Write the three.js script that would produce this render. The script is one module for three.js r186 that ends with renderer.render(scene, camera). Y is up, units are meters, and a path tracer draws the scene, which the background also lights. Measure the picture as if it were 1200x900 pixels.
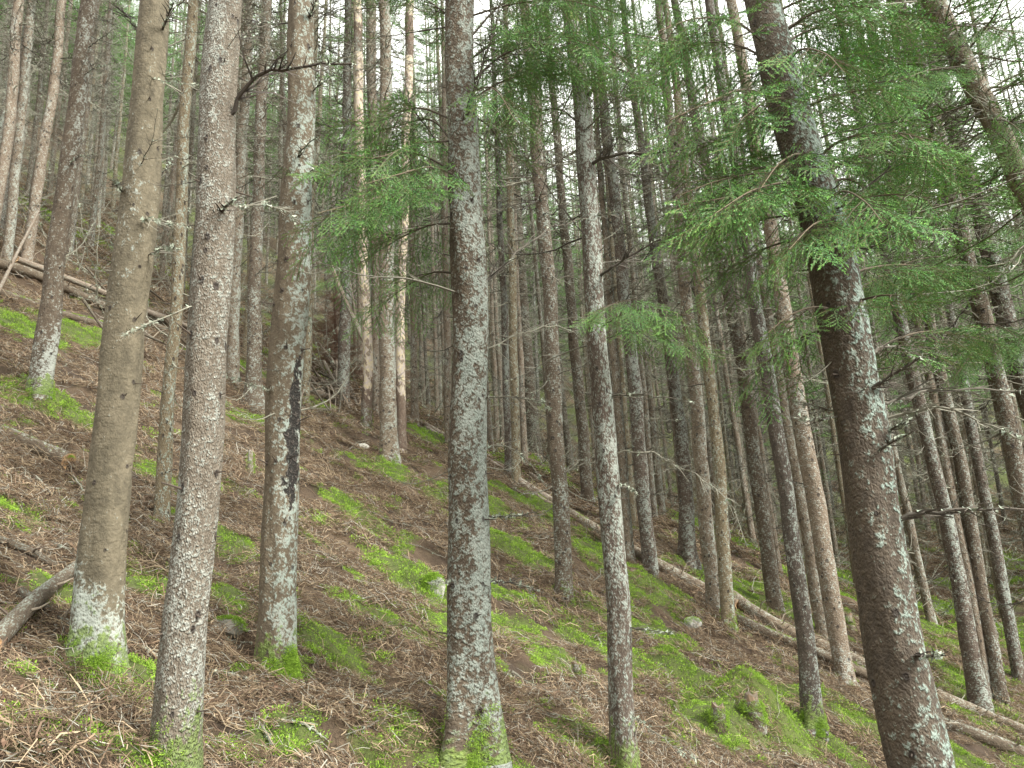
import * as THREE from 'three';
import { mergeGeometries } from 'three/addons/utils/BufferGeometryUtils.js';

// ---------------------------------------------------------------- camera, sky, light, exposure
const scene = new THREE.Scene();
const F0 = 942, EYE = 1.55, PITCH = 16 * Math.PI / 180, ROLL = -3 * Math.PI / 180;
const camera = new THREE.PerspectiveCamera(2 * Math.atan(450 / F0) * 180 / Math.PI, 4 / 3, 0.1, 600);
camera.rotation.order = 'YXZ';
camera.position.set(0, EYE, 0);
camera.rotation.set(PITCH, 0, ROLL);
camera.updateMatrixWorld(true);

const renderer = new THREE.WebGLRenderer({ antialias: true });
renderer.toneMapping = THREE.LinearToneMapping;
renderer.toneMappingExposure = 4.75;
renderer.shadowMap.enabled = true;

{ // bright even overcast
  const W = 64, H = 32, d = new Float32Array(W * H * 4);
  for (let j = 0; j < H; j++) for (let i = 0; i < W; i++) {
    const el = ((j + 0.5) / H - 0.5) * Math.PI, s = Math.max(0, Math.sin(el)), L = 0.56 * ((1 + 1.1 * s) / 2.1 + 0.35), k = (j * W + i) * 4;
    d[k] = L * 1.0; d[k + 1] = L * 1.0; d[k + 2] = L * 0.96; d[k + 3] = 1;
  }
  const sky = new THREE.DataTexture(d, W, H, THREE.RGBAFormat, THREE.FloatType);
  sky.mapping = THREE.EquirectangularReflectionMapping; sky.magFilter = sky.minFilter = THREE.LinearFilter; sky.needsUpdate = true;
  scene.background = sky; scene.environment = sky;
}
const sun = new THREE.DirectionalLight(new THREE.Color(1, 0.965, 0.9), 1.5);
sun.position.set(38, 34, 14); sun.target.position.set(0, 4, -12);
sun.castShadow = true; sun.shadow.radius = 28; sun.shadow.mapSize.set(2048, 2048);
Object.assign(sun.shadow.camera, { left: -50, right: 50, top: 50, bottom: -50, near: 0.5, far: 160 });
scene.add(sun, sun.target);

// ---------------------------------------------------------------- helpers
const V = (x, y, z) => new THREE.Vector3(x, y, z);
const TAU = Math.PI * 2;
function RNG(seed) { let a = seed >>> 0; return () => { a = (a + 0x6D2B79F5) | 0; let t = Math.imul(a ^ (a >>> 15), 1 | a); t = (t + Math.imul(t ^ (t >>> 7), 61 | t)) ^ t; return ((t ^ (t >>> 14)) >>> 0) / 4294967296; }; }
const clamp = (x, a = 0, b = 1) => x < a ? a : x > b ? b : x;
const sstep = (a, b, x) => { const t = clamp((x - a) / (b - a)); return t * t * (3 - 2 * t); };
const mix = (a, b, t) => a + (b - a) * t;
const mix3 = (a, b, t) => [a[0] + (b[0] - a[0]) * t, a[1] + (b[1] - a[1]) * t, a[2] + (b[2] - a[2]) * t];
function h2(i, j) { let h = Math.imul(i | 0, 374761393) + Math.imul(j | 0, 668265263); h = Math.imul(h ^ (h >>> 13), 1274126177); return ((h ^ (h >>> 16)) >>> 0) / 4294967296; }
function vn(x, y) { const i = Math.floor(x), j = Math.floor(y); let u = x - i, v = y - j; u = u * u * (3 - 2 * u); v = v * v * (3 - 2 * v); return mix(mix(h2(i, j), h2(i + 1, j), u), mix(h2(i, j + 1), h2(i + 1, j + 1), u), v); }
function fbm(x, y, o = 4) { let s = 0, a = 0.5, t = 0; for (let k = 0; k < o; k++) { s += a * vn(x, y); t += a; x = x * 2.03 + 17.3; y = y * 2.03 + 9.1; a *= 0.5; } return s / t; }
const taken = {};
function numbered(n) { const k = taken[n] = (taken[n] ?? -1) + 1; return k ? n + '_' + String(k).padStart(3, '0') : n; }
function shade(o) { o.traverse((c) => { if (c.isMesh) { c.castShadow = true; c.receiveShadow = true; } }); return o; }
function thing(name, label, category, group, kind) {
  const g = new THREE.Group(); g.name = numbered(name); g.userData = { label, category };
  if (group) g.userData.group = group; if (kind) g.userData.kind = kind;
  scene.add(g); return g;
}
function part(name, geo, mat, parent, kind) { const m = new THREE.Mesh(geo, mat); m.name = name; m.castShadow = m.receiveShadow = true; if (kind) m.userData.kind = kind; parent.add(m); return m; }
function copies(name, geo, mat, mats, parent, colors) {
  const m = new THREE.InstancedMesh(geo, mat, mats.length); m.name = name; m.castShadow = m.receiveShadow = true; m.userData.kind = 'stuff';
  mats.forEach((x, i) => m.setMatrixAt(i, x));
  if (colors) colors.forEach((c, i) => m.setColorAt(i, c));
  parent.add(m); return m;
}

// ---------------------------------------------------------------- the hillside
// heights fitted so that the trees, where they meet the ground in the photograph, come out 0.15 to 0.35 m thick
const moundList = []; // [x, s, radius, height]
function macro(x, s) {
  const xc = x < -14 ? -14 : x > 12 ? 12 : x, sc = clamp(s, -4, 22);
  let cx = 0.0074 * (xc * xc + 2 * xc * (x - xc));
  const S0 = 15; let q = s < S0 ? s * s : 0;
  if (s >= S0) { const u = s - S0, K = 7; q = S0 * S0 + 9 * u + (30 - 9) * K * (1 - Math.exp(-u / K)); }
  if (s < -3) q = 9 - 6 * (s + 3);
  const fr = Math.max(0, s - 26), up = fr < 14 ? 0.012 * fr * fr : 2.352 + 0.336 * (fr - 14);
  return -0.4424 * x + 0.0354 * s + cx - 0.0025 * xc * sc + 0.0131 * q + up + 0.2 * Math.max(0, x - 9) * sstep(9, 16, x);
}
function ground(x, s) {
  let h = macro(x, s) + 0.2 * (fbm(x * 0.45 + 5, s * 0.45, 3) - 0.5) + 0.26 * (fbm(x * 1.7, s * 1.7 + 3, 3) - 0.5) + 0.13 * (fbm(x * 5.3, s * 5.3, 2) - 0.5);
  for (const m of moundList) { const dx = x - m[0], ds = s - m[1], r = dx * dx + ds * ds; if (r < m[2] * m[2] * 6) h += m[3] * Math.exp(-r / (m[2] * m[2])); }
  return h;
}
const camR = new THREE.Matrix4().extractRotation(camera.matrixWorld);
const ray = (x, y) => V((x - 600) / F0, -(y - 450) / F0, -1).applyMatrix4(camR);
function hit(x, y) { // where the line of sight through a pixel of the photograph meets the ground
  const d = ray(x, y); let t = 1.2;
  for (; t < 110; t += 0.08) if (EYE + d.y * t < ground(d.x * t, -d.z * t)) break;
  let a = t - 0.08, b = t;
  for (let k = 0; k < 20; k++) { const m = (a + b) / 2; if (EYE + d.y * m < ground(d.x * m, -d.z * m)) b = m; else a = m; }
  return V(d.x * b, ground(d.x * b, -d.z * b), d.z * b);
}
const atS = (x, y, s) => { const d = ray(x, y), t = s / -d.z; return V(d.x * t, EYE + d.y * t, d.z * t); };
const normalAt = (x, s) => { const e = 0.12; return V(-(ground(x + e, s) - ground(x - e, s)) / (2 * e), 1, (ground(x, s + e) - ground(x, s - e)) / (2 * e)).normalize(); };
{ // the mossy hump under the thin dark tree by the long log, and small rises
  for (const [x, y, r, hh] of [[620, 760, 0.4, 0.1], [700, 750, 0.35, 0.1], [470, 672, 0.35, 0.09], [790, 778, 0.35, 0.12], [350, 862, 0.3, 0.08], [40, 882, 0.3, 0.1], [500, 878, 0.25, 0.1], [600, 645, 0.4, 0.1], [640, 830, 0.3, 0.09], [780, 870, 0.3, 0.1], [430, 790, 0.3, -0.08], [660, 815, 0.25, -0.09], [300, 770, 0.25, -0.08], [250, 660, 0.3, -0.07], [880, 842, 0.36, 0.34], [905, 832, 0.3, 0.2], [850, 846, 0.22, 0.12], [935, 850, 0.3, 0.12], [985, 842, 0.55, 0.12], [560, 885, 0.45, 0.1], [470, 880, 0.4, 0.1], [150, 905, 0.3, 0.1], [50, 468, 0.5, 0.12], [455, 545, 0.5, 0.1]]) { const p = hit(x, y); moundList.push([p.x, -p.z, r, hh]); }
}
// moss patches, found on the photograph and laid on the ground [x, y, radius in metres]
const mossSpots = [[455, 632, 0.32], [475, 672, 0.34], [495, 690, 0.3], [450, 555, 0.45], [410, 590, 0.3], [470, 560, 0.3], [520, 578, 0.4], [575, 590, 0.4], [600, 640, 0.45], [620, 655, 0.35], [590, 695, 0.3], [615, 750, 0.35], [640, 765, 0.33], [690, 755, 0.3], [700, 745, 0.3],
  [585, 735, 0.25], [480, 740, 0.25], [510, 735, 0.22], [430, 720, 0.25], [385, 750, 0.2], [690, 860, 0.2], [780, 700, 0.45], [770, 745, 0.35], [790, 780, 0.33], [820, 800, 0.3], [840, 850, 0.35], [870, 820, 0.3], [905, 810, 0.35], [880, 842, 0.3], [915, 848, 0.3], [870, 862, 0.25], [855, 800, 0.3], [800, 815, 0.25], [760, 790, 0.25], [650, 872, 0.12], [530, 888, 0.12], [660, 790, 0.22], [720, 720, 0.3], [1000, 835, 0.4], [970, 870, 0.3], [1010, 850, 0.3], [1110, 880, 0.3], [1130, 840, 0.3],
  [890, 700, 0.8], [860, 690, 0.7], [1000, 690, 0.7], [1105, 790, 0.5], [1115, 800, 0.5], [690, 650, 0.5], [670, 625, 0.5], [640, 600, 0.5], [590, 580, 0.35], [740, 690, 0.3], [560, 885, 0.16], [592, 890, 0.16], [470, 862, 0.13], [500, 882, 0.14], [440, 886, 0.1], [345, 860, 0.13], [340, 795, 0.1],
  [155, 872, 0.12], [165, 885, 0.1], [110, 800, 0.2], [130, 815, 0.14], [175, 690, 0.2], [265, 700, 0.2], [270, 640, 0.2], [40, 872, 0.06], [10, 850, 0.05], [172, 555, 0.22], [30, 455, 0.4], [65, 465, 0.3], [105, 390, 0.4], [95, 395, 0.35], [285, 490, 0.35], [295, 435, 0.4], [360, 470, 0.4], [450, 480, 0.4], [500, 510, 0.5], [15, 375, 0.5],
  [100, 490, 0.2], [260, 640, 0.15], [360, 610, 0.22], [375, 640, 0.14], [70, 700, 0.16], [240, 560, 0.2], [20, 610, 0.16], [720, 610, 0.4], [880, 870, 0.2], [310, 872, 0.08], [262, 882, 0.09]]
  .map(([x, y, r]) => { const p = hit(x, y); return [p.x, -p.z, r]; });
function moss(x, s) {
  let m = 0;
  for (const p of mossSpots) { const dx = x - p[0], ds = s - p[1], q = (dx * dx + ds * ds) / (p[2] * p[2]); if (q < 4) m = Math.max(m, Math.exp(-q * 0.9)); }
  const far = sstep(15, 22, s) * 0.42 + sstep(3, 7, x) * 0.16; // patches go on beyond the spots traced
  m = Math.max(m, far * sstep(0.42, 0.62, fbm(x * 0.6 + 40, s * 0.6, 3)) * 1.5);
  return m * 1.25 + 0.03 + 1.0 * (fbm(x * 3.1, s * 3.1 + 70, 3) - 0.5) + 0.85 * (fbm(x * 10, s * 10 + 7, 2) - 0.5);
}

// ---------------------------------------------------------------- textures
const TS = 512;
const FT = (() => { // tileable fractal noise
  const out = new Float32Array(TS * TS); let amp = 0.5, tot = 0;
  for (let o = 0, f = 8; o < 5; o++, f *= 2) {
    for (let j = 0; j < TS; j++) for (let i = 0; i < TS; i++) {
      const x = i / TS * f, y = j / TS * f, xi = Math.floor(x), yi = Math.floor(y); let u = x - xi, v = y - yi; u = u * u * (3 - 2 * u); v = v * v * (3 - 2 * v);
      const g = (a, b) => h2((a % f) + o * 91, (b % f) + o * 57);
      out[j * TS + i] += amp * mix(mix(g(xi, yi), g(xi + 1, yi), u), mix(g(xi, yi + 1), g(xi + 1, yi + 1), u), v);
    }
    tot += amp; amp *= 0.55;
  }
  for (let k = 0; k < out.length; k++) out[k] = clamp((out[k] / tot - 0.5) * 1.9 + 0.5);
  return out;
})();
const WE = new Float32Array(TS * TS), WC = new Float32Array(TS * TS); // tileable cells: edge distance, cell tone
{
  const N = 40;
  for (let j = 0; j < TS; j++) for (let i = 0; i < TS; i++) {
    const x = i / TS * N, y = j / TS * N, xi = Math.floor(x), yi = Math.floor(y); let a = 9, b = 9, t = 0;
    for (let q = -1; q < 2; q++) for (let p = -1; p < 2; p++) {
      const ci = xi + p, cj = yi + q, wi = (ci + N) % N, wj = (cj + N) % N, dx = ci + h2(wi, wj) - x, dy = cj + h2(wi + 77, wj + 31) - y, d = Math.sqrt(dx * dx + dy * dy);
      if (d < a) { b = a; a = d; t = h2(wi + 5, wj + 9); } else if (d < b) b = d;
    }
    WE[j * TS + i] = clamp((b - a) * 2.2); WC[j * TS + i] = t;
  }
}
function samp(T, x, y) {
  x = (x - Math.floor(x)) * TS; y = (y - Math.floor(y)) * TS; const i = x | 0, j = y | 0, u = x - i, v = y - j, i1 = (i + 1) & 511, a = (j & 511) * TS, b = ((j + 1) & 511) * TS, i0 = i & 511;
  return mix(mix(T[a + i0], T[a + i1], u), mix(T[b + i0], T[b + i1], u), v);
}
function near1(T, x, y) { return T[((((y - Math.floor(y)) * TS) | 0) & 511) * TS + ((((x - Math.floor(x)) * TS) | 0) & 511)]; }
const toS = (c) => c <= 0.0031308 ? 255 * 12.92 * c : 255 * (1.055 * Math.pow(c, 1 / 2.4) - 0.055);
const LUT = new Uint8Array(4097); for (let i = 0; i <= 4096; i++) LUT[i] = Math.round(toS(i / 4096));
const S8 = (c) => LUT[(clamp(c) * 4096) | 0];
function tex(data, w, h, srgb, ry = 1) {
  const t = new THREE.DataTexture(data, w, h, THREE.RGBAFormat); t.wrapS = t.wrapT = THREE.RepeatWrapping; t.magFilter = THREE.LinearFilter; t.minFilter = THREE.LinearMipmapLinearFilter; t.generateMipmaps = true;
  if (srgb) t.colorSpace = THREE.SRGBColorSpace; t.repeat.set(1, ry); t.needsUpdate = true; return t;
}
// bark: o = { w, h, tall (m), seed, dark, light, lichen, lichen2, cov(th, y), flake, knots: [[u, y, r]], over(th, y, n) }
function bark(o) {
  const { w, h, tall } = o, C = new Uint8Array(w * h * 4), B = new Uint8Array(w * h * 4), sx = h2(o.seed, 3), sy = h2(o.seed, 8) * 7, K = o.k ?? 1, tile = o.circ ?? 0.8;
  const white = o.lichen2 ?? [0.3, 0.325, 0.285], KD = new Float32Array(w * h).fill(9);
  for (const q of o.knots ?? []) { // nearness to a knot, in knot radii
    const ri = Math.ceil(1.7 * q[2] / tile * w), rj = Math.ceil(1.7 * q[2] / 0.8 / tall * h), ci = Math.round(q[0] * w), cj = Math.round(q[1] / tall * h);
    for (let b = -rj; b <= rj; b++) for (let a = -ri; a <= ri; a++) { const j = cj + b; if (j < 0 || j >= h) continue; const k = j * w + ((ci + a) % w + w) % w; KD[k] = Math.min(KD[k], Math.hypot(a / w * tile, b / h * tall * 0.8) / q[2]); }
  }
  for (let j = 0; j < h; j++) {
    const y = (j + 0.5) / h * tall, ty = y / tile * K + sy;
    for (let i = 0; i < w; i++) {
      const u = (i + 0.5) / w, th = u * TAU - Math.PI / 2, k = (j * w + i) * 4;
      const n1 = samp(FT, u + sx + 0.31 * ty, ty * 0.8 - u), n2 = samp(FT, u * 2 * K + sx * 3 + 0.9 * ty, 1.6 * ty - u), n3 = samp(FT, u * 5 * K - 2.3 * ty, 4.1 * ty + u * 2 + sx), n4 = samp(FT, u * 10 * K + 4.7 * ty, 7.9 * ty - u * 5 + sx * 2);
      const wx = u * K + 0.02 * n3 + sx, wy = ty * (o.stretch ?? 0.8) + 0.02 * n2;
      const e = samp(WE, wx, wy), tone = near1(WC, wx, wy), fine = h2(i + o.seed * 131, j);
      const fl = o.flake;
      let t = clamp(0.12 + 0.3 * n2 + 0.2 * n3 + 0.2 * n4 + fl * 0.55 * (tone - 0.5) + 0.22 * (fine - 0.5) + 0.35 * (n1 - 0.5));
      let c = mix3(o.dark, o.light, t); if (!o.pale) c = [c[0] * 0.8, c[1] * 0.8, c[2] * 0.8];
      const crack = fl * (1 - sstep(0.05, 0.32, e)); c = mix3(c, o.dark, crack * 0.75);
      const wr = (o.wrinkle ?? 0) * sstep(0.6, 0.8, samp(FT, u * 2 + sx, ty * 9)); c = mix3(c, o.dark, wr * 0.6);
      // lichen crusts: blotches with ragged rims and a mealy grain
      const n0 = vn(Math.cos(th) * 0.9 + o.seed, y * 1.4 + Math.sin(th) * 0.9), cov = o.cov(th, y) + 0.8 * (n0 - 0.5), z = cov + 0.45 * (n1 - 0.5) + 0.6 * (n2 - 0.5) + 0.95 * (n3 - 0.5) + 0.95 * (n4 - 0.5) + 0.3 * (fine - 0.5) + fl * 0.3 * (tone - 0.5);
      const m = sstep(0.2, 0.85, z);
      c = mix3(c, mix3(o.lichen, white, sstep(0.4, 0.8, n4 * 0.5 + n1 * 0.5 + (fine - 0.5) * 0.5)), m * 0.92);
      let hgt = 0.42 + fl * (0.3 * e * (0.5 + 0.5 * tone)) + 0.2 * (n3 - 0.5) + 0.18 * (n4 - 0.5) + m * (0.06 + 0.2 * n4) - wr * 0.15 + 0.1 * (fine - 0.5);
      const dd = KD[k / 4];
      if (dd < 1.6) { const s = 1 - sstep(0.55, 1.25, dd + 0.5 * (n3 - 0.5)); c = mix3(c, [0.035, 0.027, 0.022], s * 0.85); hgt += 0.25 * s * (dd > 0.5 ? 1 : -1); }
      if (o.foot) { const g = sstep(0.1, 0.5, 1 - y / o.foot + 0.9 * (n2 - 0.5) + 0.7 * (n3 - 0.5) + 0.6 * (n0 - 0.5)); c = mix3(c, mix3([0.075, 0.11, 0.022], [0.17, 0.24, 0.04], n4), g * 0.85); hgt += g * 0.2 * n4; }
      if (o.over) { const r = o.over(th, y, n1, n2, n3, fine, n4); if (r) { c = mix3(c, r, r[3]); hgt += (r[4] ?? 0) * r[3]; } }
      C[k] = S8(c[0]); C[k + 1] = S8(c[1]); C[k + 2] = S8(c[2]); C[k + 3] = 255;
      B[k] = B[k + 1] = B[k + 2] = clamp(hgt) * 255; B[k + 3] = 255;
    }
  }
  const m = new THREE.MeshStandardMaterial({ roughness: 0.93, map: tex(C, w, h, true), bumpMap: tex(B, w, h, false), bumpScale: o.bump ?? 0.014 });
  m.userData.tall = tall; return m;
}
console.log('tables');

const LIC = [0.225, 0.262, 0.228], BROWN = [0.2, 0.152, 0.1], DARK = [0.075, 0.057, 0.039];
const dirCov = (th, a, lo, hi, k = 1) => lo + (hi - lo) * Math.pow(0.5 + 0.5 * Math.cos(th - a), k);
// shared barks for the trees that stand farther off
const midBark = [
  { dark: [0.085, 0.064, 0.044], light: [0.205, 0.158, 0.108], lichen: LIC, cov: (th) => dirCov(th, 0.3, 0.05, 0.6), flake: 0.7 },
  { dark: [0.115, 0.088, 0.061], light: [0.26, 0.21, 0.15], lichen: [0.31, 0.34, 0.295], cov: (th) => dirCov(th, 0.2, 0.2, 0.7), flake: 0.9 },
  { dark: [0.075, 0.056, 0.043], light: [0.2, 0.155, 0.115], lichen: LIC, cov: (th) => dirCov(th, 0.4, 0.28, 0.72), flake: 0.6 },
  { dark: [0.135, 0.102, 0.072], light: [0.29, 0.235, 0.17], lichen: [0.37, 0.375, 0.33], cov: (th) => dirCov(th, 0.5, 0.1, 0.55), flake: 1 },
  { dark: [0.11, 0.085, 0.05], light: [0.26, 0.21, 0.13], lichen: [0.3, 0.36, 0.29], cov: (th) => dirCov(th, 0.1, 0.3, 0.66), flake: 0.5 },
].map((o, i) => { const r = RNG(500 + i), kn = []; for (let k = 0; k < 90; k++) kn.push([r(), r() * 4, 0.011 + 0.012 * r()]); return bark({ ...o, pale: i === 1 || i === 3 || i === 4, w: 256, h: 1024, tall: 4, seed: 20 + i, knots: kn, bump: 0.02, circ: 0.7 }); });
console.log('mid bark');

const solid = (r, g, b, rough = 0.9) => new THREE.MeshStandardMaterial({ color: new THREE.Color().setRGB(r, g, b), roughness: rough });
const vcol = (rough = 0.9) => new THREE.MeshStandardMaterial({ vertexColors: true, roughness: rough, side: THREE.DoubleSide });
const M = {
  dead: vcol(0.9), litter: vcol(0.92), stub: solid(0.06, 0.046, 0.036),
  needle: vcol(0.8),
  moss: vcol(0.95),
  wood: solid(0.5, 0.37, 0.22, 0.8),
};

// ---------------------------------------------------------------- small geometry builders
class Soup { // triangles with vertex colours
  constructor() { this.p = []; this.c = []; }
  tri(a, b, c, col) { this.p.push(a.x, a.y, a.z, b.x, b.y, b.z, c.x, c.y, c.z); for (let k = 0; k < 3; k++) this.c.push(col[0], col[1], col[2]); }
  tube(pts, radii, n, col, col2) {
    const rings = [];
    for (let i = 0; i < pts.length; i++) {
      const d = pts[Math.min(i + 1, pts.length - 1)].clone().sub(pts[Math.max(i - 1, 0)]).normalize(), a = Math.abs(d.y) > 0.9 ? V(1, 0, 0) : V(0, 1, 0), x = a.cross(d).normalize(), y = d.clone().cross(x), r = [];
      for (let k = 0; k < n; k++) { const t = k / n * TAU; r.push(pts[i].clone().addScaledVector(x, Math.cos(t) * radii[i]).addScaledVector(y, Math.sin(t) * radii[i])); }
      rings.push(r);
    }
    for (let i = 0; i + 1 < rings.length; i++) { const cc = col2 ? mix3(col, col2, i / (rings.length - 1)) : col; for (let k = 0; k < n; k++) { const q = (k + 1) % n; this.tri(rings[i][k], rings[i][q], rings[i + 1][k], cc); this.tri(rings[i][q], rings[i + 1][q], rings[i + 1][k], cc); } }
    return this;
  }
  geo() { const g = new THREE.BufferGeometry(); g.setAttribute('position', new THREE.Float32BufferAttribute(this.p, 3)); g.setAttribute('color', new THREE.Float32BufferAttribute(this.c, 3)); g.computeVertexNormals(); return g; }
}
const rdir = (r) => { const z = r() * 2 - 1, t = r() * TAU, q = Math.sqrt(1 - z * z); return V(q * Math.cos(t), z, q * Math.sin(t)); };
function curve3(pts, n) { return new THREE.CatmullRomCurve3(pts).getPoints(n); }

// a dead spruce branch along given points, with side twigs and lichen scales
function deadBranch(pts, r0, r1, r, o = {}) {
  const s = new Soup(), n = o.seg ?? 8, c = curve3(pts, n), pale = o.pale ?? 0.3, L = c.reduce((a, p, i) => i ? a + p.distanceTo(c[i - 1]) : 0, 0);
  const bk = mix3([0.05, 0.04, 0.033], [0.30, 0.29, 0.225], pale), tip = mix3([0.085, 0.07, 0.055], [0.34, 0.34, 0.27], pale);
  for (let i = 1; i < c.length; i++) c[i].add(rdir(r).multiplyScalar(L * 0.011));
  s.tube(c, c.map((_, i) => mix(r0, r1, Math.pow(i / n, 0.8))), o.n ?? 5, bk, tip);
  const tw = o.twigs ?? 8;
  for (let k = 0; k < tw; k++) {
    const f = 0.18 + 0.8 * r(), i = Math.min(n - 1, Math.floor(f * n)), p = c[i].clone().lerp(c[i + 1], f * n - i), d = c[i + 1].clone().sub(c[i]).normalize();
    const side = d.clone().cross(V(0, 1, 0)).normalize().multiplyScalar(k % 2 ? 1 : -1), q = d.clone().multiplyScalar(0.6 + 0.5 * r()).add(side.multiplyScalar(0.5 + 0.5 * r())).add(rdir(r).multiplyScalar(0.35)).normalize();
    const l = (0.12 + 0.26 * r()) * L * (1.05 - f) + 0.03, m = p.clone().addScaledVector(q, l * 0.5).add(rdir(r).multiplyScalar(l * 0.08)), e = m.clone().addScaledVector(q, l * 0.5).add(V(0, (r() - 0.6) * l * 0.25, 0));
    const rr = mix(r0, r1, f) * 0.5 + 0.0009; s.tube([p, m, e], [rr, rr * 0.75, rr * 0.4], 3, bk, tip);
    if (r() < 0.6) { const m2 = m.clone().addScaledVector(rdir(r), l * 0.35); s.tube([m, m2], [rr * 0.6, rr * 0.3], 3, tip); }
  }
  const sc = o.scales ?? 14;
  for (let k = 0; k < sc; k++) { // leafy lichen: small curled flakes
    const f = r(), i = Math.min(n - 1, Math.floor(f * n)), p = c[i].clone().lerp(c[i + 1], f * n - i), z = 0.008 + 0.018 * r() * (o.tuft ?? 1);
    for (let q = 0; q < 3; q++) { const a = p.clone().addScaledVector(rdir(r), z * 0.4), b = a.clone().addScaledVector(rdir(r), z), e = a.clone().addScaledVector(rdir(r), z); s.tri(a, b, e, mix3([0.22, 0.27, 0.21], [0.42, 0.46, 0.36], r())); }
  }
  return s.geo();
}
function bake(pairs) { // many copies joined into one geometry
  let n = 0; for (const [g, m] of pairs) n += g.attributes.position.count * m.length;
  const P = new Float32Array(n * 3), C = new Float32Array(n * 3); let o = 0;
  for (const [g, ms] of pairs) { const a = g.attributes.position.array, c = g.attributes.color.array; for (const m of ms) { const e = m.elements; for (let k = 0; k < a.length; k += 3) { const x = a[k], y = a[k + 1], z = a[k + 2]; P[o + k] = e[0] * x + e[4] * y + e[8] * z + e[12]; P[o + k + 1] = e[1] * x + e[5] * y + e[9] * z + e[13]; P[o + k + 2] = e[2] * x + e[6] * y + e[10] * z + e[14]; } C.set(c, o); o += a.length; } }
  const g = new THREE.BufferGeometry(); g.setAttribute('position', new THREE.BufferAttribute(P, 3)); g.setAttribute('color', new THREE.BufferAttribute(C, 3)); g.computeVertexNormals(); return g;
}
// prototypes, pointing along +x, one metre long
const deadProto = [], R0 = RNG(77);
for (let k = 0; k < 10; k++) {
  const bend = -0.1 + 0.35 * R0(), yy = (R0() - 0.5) * 0.3, dz = (R0() - 0.5) * 0.3;
  deadProto.push(deadBranch([V(0, 0, 0), V(0.3, bend * 0.5, dz * 0.3), V(0.65, bend * 0.6 + yy * 0.3, dz), V(1, bend * 0.3 + yy - 0.12, dz * 1.3)], 0.0085, 0.0022, R0, { twigs: 9, scales: 12, n: 4, seg: 7, pale: k < 4 ? 0.08 : k < 7 ? 0.45 : 0.85 }));
}
const stubProto = []; // broken branch stubs
for (let k = 0; k < 5; k++) { const s = new Soup(), t = (R0() - 0.2) * 0.5, c0 = mix3([0.04, 0.032, 0.027], [0.1, 0.075, 0.055], R0()); s.tube([V(-0.3, -0.05, 0), V(0.12, 0, 0), V(0.6, t * 0.5, (R0() - 0.5) * 0.2), V(1, t, (R0() - 0.5) * 0.4), V(1.02, t, 0)], [0.5, 0.36, 0.25, 0.17, 0.01], 6, c0); stubProto.push(s.geo()); }
// a bough of green spruce as seen from some way off
function boughProto(r, thick, tone) {
  const s = new Soup(), A = [V(0, 0, 0), V(0.5, 0.05, 0), V(1.05, -0.08, 0.04), V(1.6, -0.3, 0)], c = curve3(A, 24);
  s.tube(c.filter((_, i) => i % 4 === 0), [0.016, 0.013, 0.011, 0.009, 0.006, 0.004, 0.002], 4, [0.1, 0.075, 0.055]);
  for (let k = 2; k < 24; k++) for (const sd of [-1, 1]) {
    if (r() > thick) continue;
    const p = c[k], d = c[Math.min(24, k + 1)].clone().sub(c[k - 1]).normalize(), f = k / 24, l = (0.14 + 0.42 * Math.sin(Math.PI * Math.min(1, f * 1.05 + 0.12))) * (0.6 + 0.6 * r());
    const q = d.clone().multiplyScalar(0.75).add(V(0, -0.18 - 0.35 * r(), sd * 0.9)).normalize(), e = p.clone().addScaledVector(q, l).add(V(0, -l * 0.18, 0));
    const bc = mix3([0.09, 0.2, 0.065], [0.175, 0.345, 0.095], clamp(r() * 0.7 + tone)), n = Math.round(l * 52);
    s.tri(p, p.clone().add(V(0, 0.006, 0)), e, [0.09, 0.07, 0.05]);
    for (let i = 0; i < n; i++) {
      const u = (i + r()) / n, o = p.clone().lerp(e, u), side = V(-q.z, 0, q.x).multiplyScalar(r() < 0.5 ? 1 : -1), w = q.clone().multiplyScalar(0.7).addScaledVector(side, 0.3 + 0.7 * r()).add(V(0, 0.5 * (r() - 0.55), 0)).normalize();
      const len = 0.035 + 0.04 * r(), t = o.clone().addScaledVector(w, len), pw = w.clone().cross(rdir(r)).normalize().multiplyScalar(0.0068 + 0.003 * r());
      s.tri(o.clone().add(pw), o.clone().sub(pw), t, mix3(bc, [0.22, 0.38, 0.1], r() * r() * 0.6));
    }
  }
  return s.geo();
}
const boughs = [boughProto(R0, 0.95, 0.05), boughProto(R0, 0.8, 0.2), boughProto(R0, 0.65, 0.35), boughProto(R0, 0.9, 0.3)];
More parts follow.
